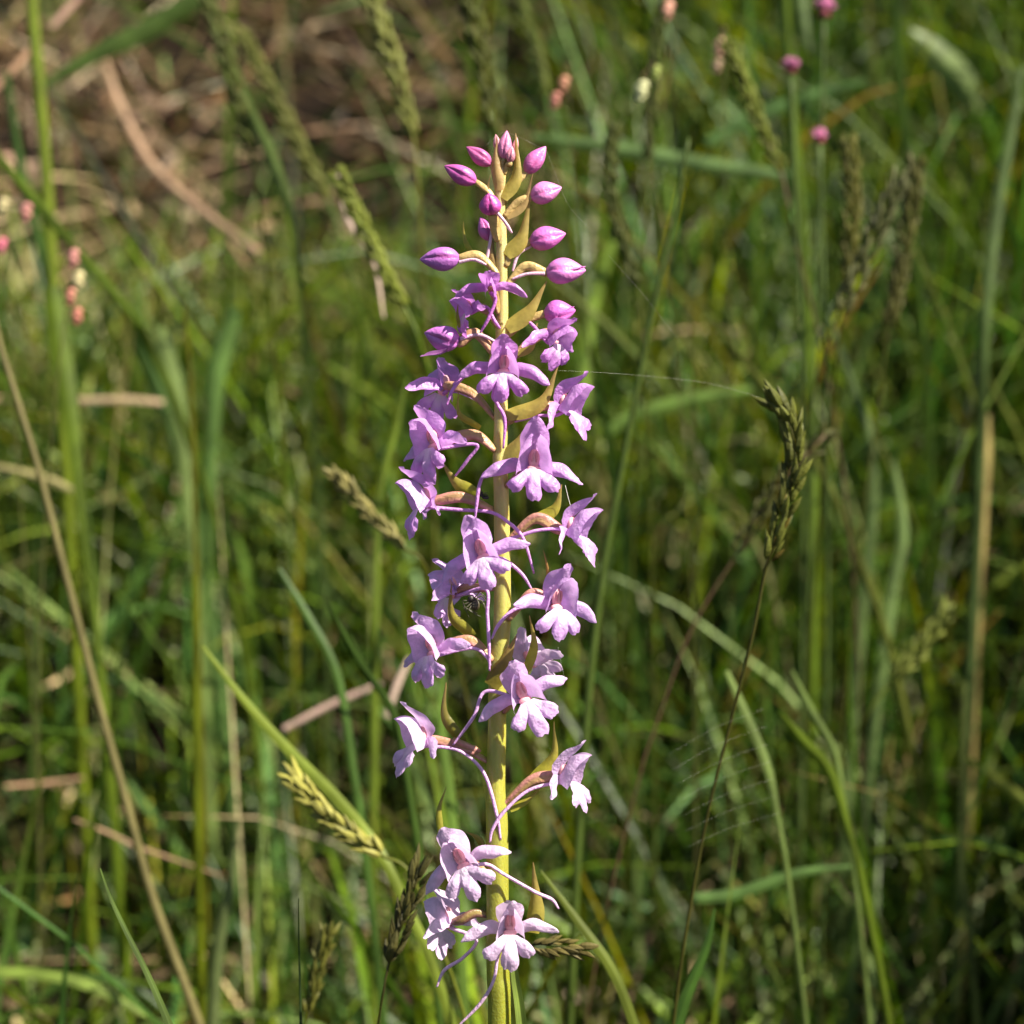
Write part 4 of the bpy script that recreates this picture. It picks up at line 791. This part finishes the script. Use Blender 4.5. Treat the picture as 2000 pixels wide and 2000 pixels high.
silk('very faint silk thread crossing near the dark hooked spike', [(1190, 500, -60), (1260, 580, -120), (1330, 670, -200)], 0.7)
we = empty('spider_web', tuple(P(1380, 1520, -440))); tag(we, 'faint orb web of parallel threads hung across the thin panicle stalk', 'spider web')
for i in range(7):
    p = cr([np.array(list(P(*q))) for q in [(1305 + 6 * i, 1475 + 30 * i, -420), (1390 + 6 * i, 1425 + 32 * i, -440), (1490 + 5 * i, 1385 + 34 * i, -460)]], 12) - np.array(we.location)
    V, F = tube(p, np.full(12, .045 * S), 4); mesh_obj('thread', V, F, M_silk, we)
def spider():
    c = np.array(list(P(928, 1180, 6))); e = empty('spider', tuple(c)); tag(e, 'small grey brown striped spider clinging under a shaded lilac flower', 'spider')
    L = lambda q: (np.array(q, float) * S * .8) @ BASIS
    V, F = ellipsoid((0, 0, 0), (13, 16, 11), 11, 14); mesh_obj('abdomen', [L(v) for v in V], F, M_hair, e, (0.05, 0.042, 0.022))  # body colours darkened to stand in for the shade under the flower
    V, F = ellipsoid((-10, 14, 6), (8, 8, 7), 9, 12); mesh_obj('head', [L(v) for v in V], F, M_hair, e, (0.02, 0.016, 0.012))
    for i, pts in enumerate([[(-10, 6, 6), (-24, 0, 8), (-27, -14, 6), (-14, -34, 4)], [(-8, 4, 6), (-20, -8, 10), (-10, -26, 8), (6, -22, 4)], [(-6, 2, 6), (-14, -12, 10), (0, -22, 10), (16, -32, 4)], [(-9, 8, 6), (-26, 8, 6), (-34, -2, 4), (-26, -16, 2)],
                             [(-2, 10, 4), (14, 8, 6), (24, -2, 4), (28, -20, 0)], [(-2, 8, 2), (18, 2, 2), (30, -8, 0), (34, -30, -4)], [(-2, 12, 2), (14, 18, 2), (26, 12, 0), (32, 0, -4)], [(-3, 14, 0), (10, 26, 0), (22, 26, -2), (28, 14, -4)]]):
        pts = [pts[0], tuple(np.array(pts[1]) * 1.15), pts[3]]
        V, F = tube(np.vstack([np.linspace(L(pts[0]), L(pts[1]), 7), np.linspace(L(pts[1]), L(pts[2]), 8)[1:]]), prof([1.3 * S, 1.4 * S, 1.0 * S, .6 * S], 14), 6); mesh_obj('leg', V, F, M_hair, e, (0.05, 0.045, 0.022))
    for i in range(3):
        V, F = ellipsoid((0, -6 + 6 * i, 9), (9 - 2 * abs(i - 1), 1.3, 4), 5, 8); mesh_obj('stripe', [L(v) for v in V], F, M_hair, e, (0.07, 0.062, 0.035))
spider()
def fly():
    c = np.array(list(P(944, 968, 18))); e = empty('fly', tuple(c)); tag(e, 'tiny black fly perched on a pink flower stalk beside the orchid stem', 'fly')
    L = lambda q: (np.array(q, float) * S) @ BASIS
    for nm, q, r_ in (('abdomen', (4, -4, 0), (7, 3.5, 3.5)), ('thorax', (-3, 1, 0), (4, 4, 3.5)), ('head', (-3, 6, 0), (2.6, 2.4, 2.6))):
        V, F = ellipsoid(q, r_, 8, 10); mesh_obj(nm, [L(v) for v in V], F, M_hair, e, (0.012, 0.010, 0.010))
    for pts in ([(-4, 1, 2), (-9, 4, 3), (-8, -4, 3)], [(-2, 0, 2), (4, 4, 4), (10, 0, 3)], [(-2, -1, 2), (6, 0, 4), (10, -8, 3)], [(-4, 2, -2), (-9, 5, -3), (-9, -3, -2)], [(-2, 0, -2), (3, 6, -4), (9, 5, -3)], [(-2, -1, -2), (6, 2, -4), (11, -5, -3)]):
        V, F = tube(cr([L(q) for q in pts], 8), np.full(8, .5 * S), 5); mesh_obj('leg', V, F, M_hair, e, (0.012, 0.010, 0.010))
    for sg in (-1, 1):
        V, F = tube(cr([L(q) for q in [(-3, 7, sg), (-4, 11, sg * 2), (-6, 14, sg * 3)]], 6), np.full(6, .4 * S), 5); mesh_obj('antenna', V, F, M_hair, e, (0.012, 0.010, 0.010))
        V, F = sheet([(-2, 3, sg * 2), (5, 2, sg * 4), (12, -3, sg * 5)], ((0, .3, 1), (0, .3, 1)), [1, 3, 2.4, .6], nu=8, nv=5); mesh_obj('wing', [L(v) for v in V], F, M_hair, e, (0.10, 0.09, 0.08))
fly()
